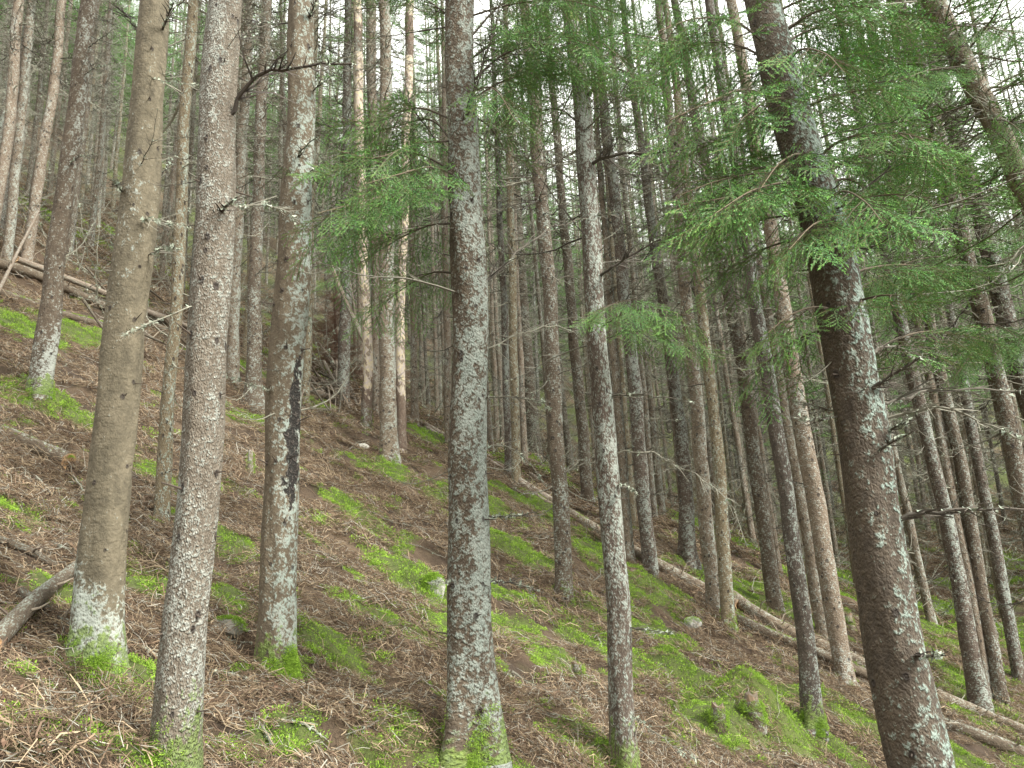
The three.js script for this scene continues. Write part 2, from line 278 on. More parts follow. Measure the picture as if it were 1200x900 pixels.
// a flat green spray with its single needles, for branches close by; about 0.26 m long along +x
function sprayProto(r, tone) {
  const s = new Soup(); let shoots = [[V(0, 0, 0), V(0.26, -0.02, 0)]];
  for (let k = 0; k < 9; k++) { const f = 0.08 + k * 0.1, sd = k % 2 ? 1 : -1, l = (0.05 + 0.075 * Math.sin(Math.PI * clamp(f * 0.9 + 0.1))) * (0.75 + 0.5 * r()), p = V(0.26 * f, -0.02 * f, 0); shoots.push([p, p.clone().add(V(l * 0.72, -l * (0.1 + 0.25 * r()), sd * l * 0.7))]); }
  for (const [a, b] of shoots) {
    const d = b.clone().sub(a), L = d.length(); d.normalize(); s.tube([a, b], [0.0016, 0.0008], 3, [0.15, 0.105, 0.05]);
    const n = Math.round(L * 360), x = d.clone().cross(V(0, 1, 0)).normalize(), y = x.clone().cross(d);
    const old = mix3([0.07, 0.2, 0.08], [0.13, 0.34, 0.1], clamp(r() * 0.6 + tone)), fresh = mix3(old, [0.23, 0.54, 0.075], clamp(r() * 0.7 + tone * 0.6));
    for (let i = 0; i < n; i++) {
      const u = (i + r()) / n, o = a.clone().addScaledVector(d, L * u), t = r() * TAU, up = Math.sin(t) * 0.7 + 0.15, w = d.clone().multiplyScalar(0.75).addScaledVector(x, Math.cos(t)).addScaledVector(y, up).normalize();
      const len = 0.009 + 0.006 * r(), pw = w.clone().cross(y).normalize().multiplyScalar(0.0017);
      s.tri(o.clone().add(pw), o.clone().sub(pw), o.clone().addScaledVector(w, len), mix3(old, fresh, sstep(0.3, 0.9, u) * 0.9 + 0.1 * r()));
    }
  }
  return s.geo();
}
const sprays = [sprayProto(R0, 0), sprayProto(R0, 0.2), sprayProto(R0, 0.5), sprayProto(R0, 0.8)];
// a living branch near enough to show needles
function liveBranch(parent, pts, r, o = {}) {
  const c = curve3(pts, 20), s = new Soup(), L = c.reduce((a, p, i) => i ? a + p.distanceTo(c[i - 1]) : 0, 0);
  s.tube(c, c.map((_, i) => mix(o.r0 ?? 0.009, 0.0018, i / 20)), 5, [0.075, 0.06, 0.045], [0.13, 0.1, 0.06]);
  const lists = sprays.map(() => []), step = o.step ?? 0.056; let side = 1;
  for (let d = L * (o.from ?? 0.15); d < L; d += step * (0.7 + 0.6 * r())) {
    const f = d / L * 20, i = Math.min(19, Math.floor(f)), p = c[i].clone().lerp(c[i + 1], f - i), ax = c[i + 1].clone().sub(c[i]).normalize(); side = -side;
    const u = d / L, w = (o.width ?? 0.4) * Math.sin(Math.PI * clamp(u * 0.82 + 0.16)) * (0.7 + 0.5 * r()), perp = ax.clone().cross(V(0, 1, 0)).normalize().multiplyScalar(side);
    const q = ax.clone().multiplyScalar(0.7).add(perp.multiplyScalar(0.8)).add(V(0, -(o.droop ?? 0.25) - 0.2 * r(), 0)).normalize();
    const e = p.clone().addScaledVector(q, w).add(V(0, -w * 0.12, 0)); s.tube([p, p.clone().lerp(e, 0.5).add(V(0, 0.01, 0)), e], [0.0028, 0.002, 0.001], 3, [0.1, 0.08, 0.055]);
    const n = Math.max(1, Math.round(w / 0.11));
    for (let k = 0; k < n; k++) {
      const b = p.clone().lerp(e, (k + 0.2 + 0.4 * r()) / n), turn = (k === n - 1 ? 0 : (k % 2 ? 0.7 : -0.7)), dir = q.clone().applyAxisAngle(V(0, 1, 0), turn * 0.8 + 0.6 * (r() - 0.5)).add(V(0, (r() - 0.7) * 0.9, 0)).normalize();
      const z = dir.clone().cross(V(0, 1, 0)).normalize(), y = z.clone().cross(dir), sc = 0.5 + 0.55 * r();
      lists[Math.min(3, Math.floor(r() * r() * 4 * (o.bright ?? 1)))].push(new THREE.Matrix4().makeBasis(dir, y, z.applyAxisAngle(dir, (r() - 0.5) * 1.6)).scale(V(sc, sc, sc)).setPosition(b));
    }
  }
  const m = part('live_branch', s.geo(), M.dead, parent);
  part('needles', bake(lists.map((l, k) => [sprays[k], l])), M.needle, m, 'stuff');
  return m;
}
console.log('prototypes');

// ---------------------------------------------------------------- ground sheet
function axis(lo, fineLo, fineHi, hi, fine) {
  const a = []; for (let v = fineLo; v <= fineHi; v += fine) a.push(v);
  let st = fine, v = a[a.length - 1]; while (v < hi) { st *= 1.09; v += st; a.push(v); }
  st = fine; v = fineLo; while (v > lo) { st *= 1.09; v -= st; a.unshift(v); } return a;
}
{
  const X = axis(-260, -8, 9, 260, 0.056), S = axis(-120, 2, 17, 320, 0.056), nx = X.length, ns = S.length, P = new Float32Array(nx * ns * 3), C = new Float32Array(nx * ns * 3), U = new Float32Array(nx * ns * 2), I = new Uint32Array((nx - 1) * (ns - 1) * 6);
  let k = 0;
  for (let j = 0; j < ns; j++) for (let i = 0; i < nx; i++, k++) {
    const x = X[i], s = S[j], m = sstep(0.22, 0.6, moss(x, s)), n = fbm(x * 2.4, s * 2.4, 4), n2 = vn(x * 19, s * 19);
    P[k * 3] = x; P[k * 3 + 1] = ground(x, s) + m * (0.01 + 0.035 * n2); P[k * 3 + 2] = -s; U[k * 2] = x / 1.3; U[k * 2 + 1] = s / 1.3;
    const b = mix3(mix3([0.05, 0.035, 0.022], [0.145, 0.105, 0.065], sstep(0.3, 0.7, n)), [0.125, 0.082, 0.05], n2 * 0.5), g = mix3([0.06, 0.09, 0.02], [0.125, 0.175, 0.033], n2 * 0.6 + 0.4 * n), c = mix3(b, g, m * 0.85);
    C[k * 3] = c[0] * 1.9; C[k * 3 + 1] = c[1] * 1.9; C[k * 3 + 2] = c[2] * 1.9;
  }
  k = 0; for (let j = 0; j + 1 < ns; j++) for (let i = 0; i + 1 < nx; i++) { const a = j * nx + i; I[k++] = a; I[k++] = a + 1; I[k++] = a + nx; I[k++] = a + 1; I[k++] = a + nx + 1; I[k++] = a + nx; }
  const g = new THREE.BufferGeometry(); g.setAttribute('position', new THREE.BufferAttribute(P, 3)); g.setAttribute('color', new THREE.BufferAttribute(C, 3)); g.setAttribute('uv', new THREE.BufferAttribute(U, 2)); g.setIndex(new THREE.BufferAttribute(I, 1)); g.computeVertexNormals();
  // grain of needles and crumbs, drawn as a mesh of short strokes
  const w = 1024, D = new Float32Array(w * w).fill(0.42), r = RNG(5);
  for (let q = 0; q < 26000; q++) {
    let x = r() * w, y = r() * w, a = r() * TAU; const l = 8 + 34 * r() * r(), v = 0.16 + 0.62 * r(), cv = (r() - 0.5) * 0.06;
    for (let t = 0; t < l; t++) { x += Math.cos(a); y += Math.sin(a); a += cv; const i = ((y | 0) + w) % w * w + ((x | 0) + w) % w; D[i] = mix(D[i], v, 0.8); if (q % 3 === 0) { const i2 = ((y | 0) + 1 + w) % w * w + ((x | 0) + w) % w; D[i2] = mix(D[i2], v * 0.9, 0.6); } }
  }
  const T = new Uint8Array(w * w * 4), B = new Uint8Array(w * w * 4);
  for (let q = 0; q < w * w; q++) { const v = D[q] + 0.16 * (h2(q % w, (q / w) | 0) - 0.5); T[q * 4] = S8(v); T[q * 4 + 1] = S8(v * 0.97); T[q * 4 + 2] = S8(v * 0.93); B[q * 4] = B[q * 4 + 1] = B[q * 4 + 2] = clamp(v) * 255; T[q * 4 + 3] = B[q * 4 + 3] = 255; }
  const m = new THREE.Mesh(g, new THREE.MeshStandardMaterial({ vertexColors: true, roughness: 0.95, map: tex(T, w, w, true), bumpMap: tex(B, w, w, false), bumpScale: 0.02, side: THREE.DoubleSide }));
  m.name = 'forest_floor'; m.receiveShadow = m.castShadow = true; m.userData = { kind: 'structure', label: 'brown needle strewn hillside with green moss patches', category: 'ground' }; scene.add(m);
}
console.log('ground');

// ---------------------------------------------------------------- trees
const trees = []; // [x, s, radius] of everything that stands
const mossMats = []; // shared tuft matrices on the ground
const tuft = [0, 1, 2].map((k) => { // a tuft of feather moss
  const s = new Soup(), r = RNG(900 + k);
  for (let i = 0; i < 120; i++) {
    const a = r() * TAU, q = Math.sqrt(r()) * 0.075, o = V(Math.cos(a) * q, -0.008, Math.sin(a) * q), d = V(Math.cos(a) * 0.6 + (r() - 0.5), 0.75 + 0.5 * r(), Math.sin(a) * 0.6 + (r() - 0.5)).normalize(), l = 0.02 + 0.03 * r();
    const w = d.clone().cross(rdir(r)).normalize().multiplyScalar(0.0028 + 0.0022 * r()), mid = o.clone().addScaledVector(d, l * 0.6), e = mid.clone().addScaledVector(d, l * 0.4).add(V((r() - 0.5) * 0.02, -0.006, (r() - 0.5) * 0.02));
    const c = mix3([0.1, 0.19, 0.018], [0.3, 0.48, 0.045], r());
    s.tri(o.clone().sub(w.clone().multiplyScalar(0.4)), o.clone().add(w.clone().multiplyScalar(0.4)), mid.clone().add(w), c); s.tri(mid.clone().add(w), mid.clone().sub(w), e, c);
  }
  return s.geo();
});
function orient(p, n, r, sc, tall = 1) { const x = rdir(r).cross(n).normalize(), z = x.clone().cross(n); return new THREE.Matrix4().makeBasis(x, n, z).scale(V(sc, sc * tall, sc)).setPosition(p); }

// the axis of a trunk: control points [y, x, z, radius] in the tree's own frame
function trunkAxis(cp) {
  return (y) => {
    let i = 0; while (i < cp.length - 2 && y > cp[i + 1][0]) i++;
    const a = cp[Math.max(0, i - 1)], b = cp[i], c = cp[i + 1], d = cp[Math.min(cp.length - 1, i + 2)], t = (y - b[0]) / (c[0] - b[0]);
    const it = (k) => { if (t < 0) return b[k] + (c[k] - b[k]) * t; const m0 = i > 0 ? (c[k] - a[k]) / (c[0] - a[0]) : (c[k] - b[k]) / (c[0] - b[0]), m1 = d !== c ? (d[k] - b[k]) / (d[0] - b[0]) : (c[k] - b[k]) / (c[0] - b[0]), h = c[0] - b[0], t2 = t * t, t3 = t2 * t; return (2 * t3 - 3 * t2 + 1) * b[k] + (t3 - 2 * t2 + t) * h * m0 + (-2 * t3 + 3 * t2) * c[k] + (t3 - t2) * h * m1; };
    return [it(1), it(2), it(3)];
  };
}
function trunkGeo(ax, H, o) {
  const n = o.radial, ys = []; let y = -0.45; while (y < H) { ys.push(y); y += y < o.fineTo ? o.step : o.step * 4; } ys.push(H);
  const P = [], U = [], I = [], flare = o.flare ?? 0.45, seed = o.seed;
  ys.forEach((y, j) => {
    let [cx, cz, r0] = ax(y); { const k = Math.min(1, Math.max(0, y)); cx += k * (0.012 * Math.sin(y * 1.7 + seed) + 0.006 * Math.sin(y * 4.3 + seed * 3)); cz += k * 0.014 * Math.sin(y * 1.3 + seed * 2); }
    for (let i = 0; i <= n; i++) {
      const u = i / n, th = u * TAU - Math.PI / 2, fl = flare * Math.exp(-Math.max(0, y + 0.02) / (o.flareH ?? 0.16)), lobe = 0.55 + 0.45 * Math.cos(th * 4 + seed) + 0.5 * Math.cos(th * 3 - seed * 2), c = Math.cos(th), s = Math.sin(th);
      const bump = o.rough * ((vn(c * 2.2 + seed, y * 2.6 + s * 2.2) - 0.5) * 0.15 + (vn(c * 7 + seed * 3, y * 13 + s * 7) - 0.5) * 0.06);
      const r = Math.max(0.004, r0) * (1 + fl * lobe + bump + (o.dent ? o.dent(th, y) : 0));
      P.push(cx + c * r, y, cz + s * r); U.push(u, y / o.tall + (o.vOff ?? 0));
    }
    if (j) for (let i = 0; i < n; i++) { const a = (j - 1) * (n + 1) + i, b = a + n + 1; I.push(a, b, a + 1, a + 1, b, b + 1); }
  });
  const g = new THREE.BufferGeometry(); g.setAttribute('position', new THREE.Float32BufferAttribute(P, 3)); g.setAttribute('uv', new THREE.Float32BufferAttribute(U, 2)); g.setIndex(I); g.computeVertexNormals();
  { const N = g.attributes.normal; for (let j = 0; j < ys.length; j++) { const a = j * (n + 1), b = a + n, x = N.getX(a) + N.getX(b), y2 = N.getY(a) + N.getY(b), z = N.getZ(a) + N.getZ(b), l = Math.hypot(x, y2, z) || 1; N.setXYZ(a, x / l, y2 / l, z / l); N.setXYZ(b, x / l, y2 / l, z / l); } }
  return g;
}
function radialM(ax, y, th, len, tilt, r, fat) { // matrix for a branch that leaves the trunk at height y
  const [cx, cz, rr] = ax(y), c = Math.cos(th), s = Math.sin(th), d = V(c * Math.cos(tilt), Math.sin(tilt), s * Math.cos(tilt)), z = V(-s, 0, c), yv = z.clone().cross(d).negate();
  const roll = (r() - 0.5) * 0.8; yv.applyAxisAngle(d, roll); const zz = d.clone().cross(yv);
  return new THREE.Matrix4().makeBasis(d, yv, zz).scale(V(len, fat ?? len, fat ?? len)).setPosition(cx + c * rr * 0.9, y, cz + s * rr * 0.9);
}
function crownGeo(len, reach, dens, r) {
  const lists = boughs.map(() => []), ax = () => [0, 0, 0.04];
  for (let y = 0; y < len - 0.1; y += (0.26 + 0.16 * r()) / dens) {
    const f = y / len, L = reach * (f < 0.2 ? mix(0.55, 1, f / 0.2) : Math.pow((1 - f) / 0.8, 0.8)) * (0.75 + 0.5 * r()) + 0.15, n = 2 + Math.floor(r() * 2.6), t0 = r() * TAU;
    for (let k = 0; k < n; k++) lists[Math.floor(r() * 4)].push(radialM(ax, y + (r() - 0.5) * 0.2, t0 + k / n * TAU + r() * 0.7, L / 1.6, mix(-0.42, 0.35, f) + (r() - 0.5) * 0.3, r));
  }
  return bake(lists.map((l, k) => [boughs[k], l]));
}
const RC = RNG(640), CROWN = [0, 1, 2, 3, 4].map((k) => crownGeo(10, 1.55, 0.3, RC)), LOWCROWN = [0, 1, 2].map(() => crownGeo(15.5, 1.95, 0.34, RC));
const DEADTWIGS = [0, 1, 2, 3].map(() => { const l = deadProto.map(() => []), ax = () => [0, 0, 0.09]; for (let k = 0; k < 130; k++) { const L = 0.25 + 1.1 * RC(); l[[2, 5, 6, 8, 9][k % 5]].push(radialM(ax, 9 * Math.pow(RC(), 0.75), RC() * TAU, L, (RC() - 0.5) * 0.8, RC, L * 1.5)); } return bake(l.map((q, k) => [deadProto[k], q])); });
function alongAxis(m, ax, y0, y1, len, sxz) { // set a part of length len along the trunk from height y0 to y1
  const a = ax(y0), b = ax(y1), d = V(b[0] - a[0], y1 - y0, b[1] - a[1]), L = d.length(); m.position.set(a[0], y0, a[1]); m.quaternion.setFromUnitVectors(V(0, 1, 0), d.normalize()); m.scale.set(sxz, L / len, sxz); return m;
}
function crownOn(g, ax, H, start, reach, r, low) {
  const m = part('crown', (low ? LOWCROWN : CROWN)[Math.floor(r() * (low ? 3 : 5))], M.needle, g, 'stuff'); alongAxis(m, ax, start, H, low ? 15.5 : 10, reach / (low ? 1.95 : 1.6)); m.rotateY(r() * TAU);
}
function deadOn(g, ax, from, to, count, r, o = {}) { // single dead branches as parts
  for (let k = 0; k < count; k++) {
    const y = mix(from, to, Math.pow(r(), 0.7)), th = r() * TAU, L = (o.len ?? 0.7) * (0.35 + 0.9 * r()) * (0.6 + 0.5 * (y - from) / (to - from));
    const b = part('dead_branch', deadProto[Math.floor((o.pale ? 3 + r() * 7 : r() * 8))], M.dead, g); b.applyMatrix4(radialM(ax, y, th, L, (o.tilt ?? 0) + (r() - 0.45) * 0.7, r, L * (o.fat ?? 1)));
  }
}
function deadMany(g, ax, from, to, r) { const m = part('dead_twigs', DEADTWIGS[Math.floor(r() * 4)], M.dead, g, 'stuff'); alongAxis(m, ax, from, to, 9, 0.95); m.rotateY(r() * TAU); }
function stubsOn(g, ax, knots, r) { for (const [u, y, q] of knots) { const th = u * TAU - Math.PI / 2, L = q * (1.3 + 4.5 * r() * r()) + 0.012, b = part('branch_stub', stubProto[Math.floor(r() * 5)], M.dead, g); b.applyMatrix4(radialM(ax, y, th, L, (r() - 0.35) * 0.9, r, q * 0.75)); } }
function mossFoot(g, ax, amount, hi, r, bias = 0) {
  const lists = [[], [], []];
  for (let k = 0; k < amount; k++) {
    const th = bias === null ? r() * TAU : bias + (r() + r() - 1) * 1.7, y = -0.06 + hi * Math.pow(r(), 1.6) * (0.25 + 1.3 * vn(th * 1.9 + amount, 3.3)); if (r() < 0.5) continue; const [cx, cz, rr] = ax(y), fl = 1 + 0.22 * Math.exp(-Math.max(0, y) / 0.14), n = V(Math.cos(th), 0.5, Math.sin(th)).normalize();
    lists[k % 3].push(orient(V(cx + Math.cos(th) * rr * fl * 0.97, y, cz + Math.sin(th) * rr * fl * 0.97), n, r, 0.3 + 0.3 * r()));
  }
  const m = new THREE.Group(); m.name = 'moss'; g.add(m); lists.forEach((l, k) => l.length && copies('moss_tufts', tuft[k], M.moss, l, m));
}
// from points on the photograph [x, y, width], lowest first, to a standing tree
function place(o, name = 'spruce_tree') {
  const p = o.p; let base, s;
  if (o.s) { s = o.s; const a = atS(p[0][0], p[0][1], s), b = atS(p[1][0], p[1][1], s), d = a.clone().sub(b).normalize(); base = a.clone(); for (let k = 0; k < 400 && base.y > ground(base.x, s); k++) base.addScaledVector(d, 0.02); } else { base = hit(p[0][0], p[0][1]); s = -base.z; }
  base.y = ground(base.x, s);
  const H = o.H ?? 20, cp = p.map(([x, y, w]) => { const q = atS(x, y, s), t = s / -ray(x, y).z; return [q.y - base.y, q.x - base.x, 0, w ? w / 2 / F0 * t / Math.hypot(1, (x - 600) / F0, 0.5 * (y - 450) / F0) : null]; });
  if (o.s && cp[0][0] > 0.2) cp.unshift([0, 0, 0, cp[0][3] * 1.05]); else { cp[0][0] = 0; cp[0][1] = 0; }
  const r0 = cp[0][3]; cp.forEach((c) => { if (c[3] == null) c[3] = r0 * Math.pow(1 - c[0] / H, 0.75); });
  const L = cp[cp.length - 1], L2 = cp[cp.length - 2], sl = (L[1] - L2[1]) / (L[0] - L2[0]);
  if (L[0] < H - 3) { const my = (L[0] + H) / 2; cp.push([my, L[1] + sl * (my - L[0]) * 0.8, 0, L[3] * 0.62]); cp.push([H, L[1] + sl * (H - L[0]) * 0.7, 0, 0.012]); } else cp.push([L[0] + 3, L[1] + sl * 3, 0, 0.012]);
  const top = cp[cp.length - 1][0], g = thing(name, o.label, 'tree', o.group); g.position.copy(base);
  trees.push([base.x, s, r0]);
  return { g, ax: trunkAxis(cp), H: top, base, s, r0 };
}
const whorls = (r, from, to, gap, per) => { const k = []; for (let y = from; y < to; y += gap * (0.7 + 0.6 * r())) { const n = per * (0.5 + r()), a = r(); for (let i = 0; i < n; i++) k.push([(a + i / n + 0.15 * r()) % 1, y + (r() - 0.5) * 0.12, 0.009 + 0.011 * r()]); } return k; };

// --- the eight trees close by, each with a bark of its own
const HERO = [
  { id: 'A', p: [[46, 466, 30], [54, 400, 29], [66, 300, 25], [86, 150, 22], [105, 0, 20]], label: 'brown spruce with whitish grey foot below the pile of fallen logs',
    b: { dark: DARK, light: [0.225, 0.172, 0.118], lichen: [0.34, 0.36, 0.32], flake: 0.5, cov: (th, y) => dirCov(th, 0.9, -0.1, 0.3) + 0.75 * (1 - sstep(0.3, 1.1, y)) }, moss: [260, 0.25, null], dead: 14, k: [0.5, 6, 0.33, 4] },
  { id: 'B', p: [[112, 790, 66], [119, 690, 60], [131, 560, 55], [145, 420, 50], [156, 280, 46], [172, 110, 39], [181, 0, 36]], label: 'smooth olive brown spruce with white lichen low down, by the broken log',
    b: { dark: [0.098, 0.084, 0.055], light: [0.285, 0.242, 0.162], lichen: [0.36, 0.4, 0.35], flake: 0.3, wrinkle: 0.7, bump: 0.011, cov: (th, y) => -0.24 + (1 - sstep(0.35, 0.85, y + 0.25 * Math.cos(th - 0.6))) * dirCov(th, 0.8, 0.5, 1.6) }, moss: [420, 0.24, 1.6], dead: 9, k: [0.2, 5, 0.42, 3.4] },
  { id: 'C', p: [[204, 912, 66], [213, 780, 58], [224, 620, 53], [236, 470, 51], [249, 300, 49], [259, 140, 44], [267, 0, 40]], label: 'pale speckled flaky barked spruce beside the smooth olive brown one',
    b: { dark: [0.125, 0.102, 0.074], light: [0.315, 0.275, 0.215], lichen: [0.37, 0.38, 0.335], flake: 1, k: 2, stretch: 0.55, bump: 0.02, cov: (th, y) => 0.3 + 0.25 * (1 - sstep(0.1, 0.9, y)) + 0.1 * Math.cos(th - 1) }, moss: [260, 0.22, 2.6], dead: 9, k: [0.25, 4.6, 0.3, 3.6] },
  { id: 'D', p: [[323, 795, 48], [325, 700, 45], [328, 600, 42], [336, 450, 42], [345, 300, 40], [350, 150, 34], [355, 0, 31]], label: 'spruce with a long black wound down its lichen covered side',
    b: { dark: [0.095, 0.073, 0.048], light: [0.24, 0.192, 0.125], lichen: [0.27, 0.325, 0.285], flake: 0.3, wrinkle: 0.3, bump: 0.01, cov: (th, y) => dirCov(th, 0.15, -0.45, 0.85, 0.9) + 0.12 * (1 - sstep(0.4, 1.2, y)),
      over: (th, y, n1, n2, n3, f, n4) => { const a = Math.abs(th - 0.62 - 0.5 * (n1 - 0.5)), w = (0.4 + 0.4 * n2) * sstep(1.0, 1.3, y) * (1 - sstep(1.75, 2.15, y)); const m = w > 0.02 ? 1 - sstep(w * 0.65, w, a + 0.35 * (n3 - 0.5)) : 0; return m > 0 ? [0.014 + 0.08 * sstep(0.55, 0.9, n4), 0.012 + 0.065 * sstep(0.55, 0.9, n4), 0.01 + 0.055 * sstep(0.55, 0.9, n4), m * 0.97, (n4 - 0.7) * 0.9] : null; } }, moss: [620, 0.2, 0.9], dead: 12, k: [0.2, 6, 0.36, 4] },
  { id: 'E', p: [[555, 893, 66], [554, 800, 58], [551, 700, 51], [550, 600, 47], [549, 450, 43], [547, 300, 40], [542, 120, 36], [540, 0, 34]], label: 'stout spruce mottled all over with blue grey lichen, mossy roots',
    b: { dark: DARK, light: BROWN, lichen: LIC, flake: 0.75, bump: 0.02, cov: (th, y) => dirCov(th, 0.6, 0.0, 0.95, 0.8) - 0.14 * sstep(3, 4.5, y) }, moss: [620, 0.3, null], dead: 10, k: [0.3, 6.5, 0.36, 3.6] },
  { id: 'F', p: [[733, 905, 32], [724, 740, 29], [714, 600, 27], [706, 480, 25], [697, 330, 23], [685, 180, 22], [674, 60, 20]], label: 'slender grey spruce carrying a thick arching bare branch',
    b: { dark: [0.085, 0.064, 0.05], light: [0.22, 0.172, 0.122], lichen: [0.28, 0.32, 0.28], flake: 0.6, bump: 0.015, cov: (th, y) => dirCov(th, 0.7, 0.08, 0.64) }, moss: [60, 0.15, null], dead: 8, k: [0.3, 7, 0.34, 3.6] },
  { id: 'G', s: 3.9, p: [[1077, 900, 82], [1050, 740, 73], [1027, 600, 66], [1002, 450, 60], [977, 320, 57], [932, 170, 50], [902, 40, 42], [892, 0, 40]], label: 'big dark brown leaning spruce with teal lichen scabs and long bare branches',
    b: { dark: [0.06, 0.047, 0.034], light: [0.155, 0.12, 0.083], lichen: [0.2, 0.27, 0.235], lichen2: [0.28, 0.335, 0.29], flake: 0.75, bump: 0.018, cov: (th, y) => dirCov(th, 0.35, -0.4, 0.66, 1) + 0.2 * sstep(3.2, 4.2, y) }, dead: 8, k: [0.8, 6, 0.36, 3.4] },
  { id: 'H', p: [[953, 852, 27], [946, 760, 23], [925, 610, 19], [900, 440, 17], [878, 300, 15]], label: 'thin dark knotty spruce rooted on the mossy hump',
    b: { dark: [0.05, 0.04, 0.032], light: [0.16, 0.125, 0.095], lichen: [0.27, 0.32, 0.285], flake: 0.5, cov: (th) => dirCov(th, 0.3, -0.1, 0.66), circ: 0.7 }, moss: [420, 0.25, null], dead: 18, k: [0.3, 8, 0.26, 4] },
];
const T = {};
HERO.forEach((o, i) => {
  const r = RNG(1000 + i * 17), t = place(o), kn = whorls(r, ...o.k);
  const mat = bark({ w: 512, h: 2048, tall: 6.2, seed: 40 + i * 3, knots: kn.filter((q) => q[1] < 6.2), foot: o.moss ? 0.3 : 0.12, ...o.b });
  part('trunk', trunkGeo(t.ax, t.H, { radial: 44, step: 0.045, fineTo: 6.4, tall: 6.2, rough: 1, seed: i * 2.1 + 1, flare: { H: 0.5, E: 0.6, C: 0.2, D: 0.22 }[o.id] ?? 0.34, flareH: o.id === 'E' ? 0.24 : 0.16, dent: o.id === 'D' ? (th, y) => { const a = Math.abs(th - 0.62) / (0.3 + 0.12 * vn(y * 6, 2)), e = sstep(1.0, 1.25, y) * (1 - sstep(1.8, 2.15, y)); return e * (a < 1 ? -0.16 * (1 - a * a) : 0.09 * Math.exp(-(a - 1) * 5)); } : null }), mat, t.g);
  stubsOn(t.g, t.ax, kn.filter(() => r() < 0.7), r);
  deadOn(t.g, t.ax, 1.3, 6.5, o.dead * 2, r, { len: 0.6, fat: 1.0 }); if ('EFGDH'.includes(o.id)) deadOn(t.g, t.ax, 2, 6, 8, r, { len: 1.1, fat: 1.0 });
  crownOn(t.g, t.ax, t.H, 9.5 + r(), 1.4, r);
  if (o.moss) mossFoot(t.g, t.ax, ...[o.moss[0], o.moss[1]], r, o.moss[2]);
  T[o.id] = t;
});
console.log('near trees');

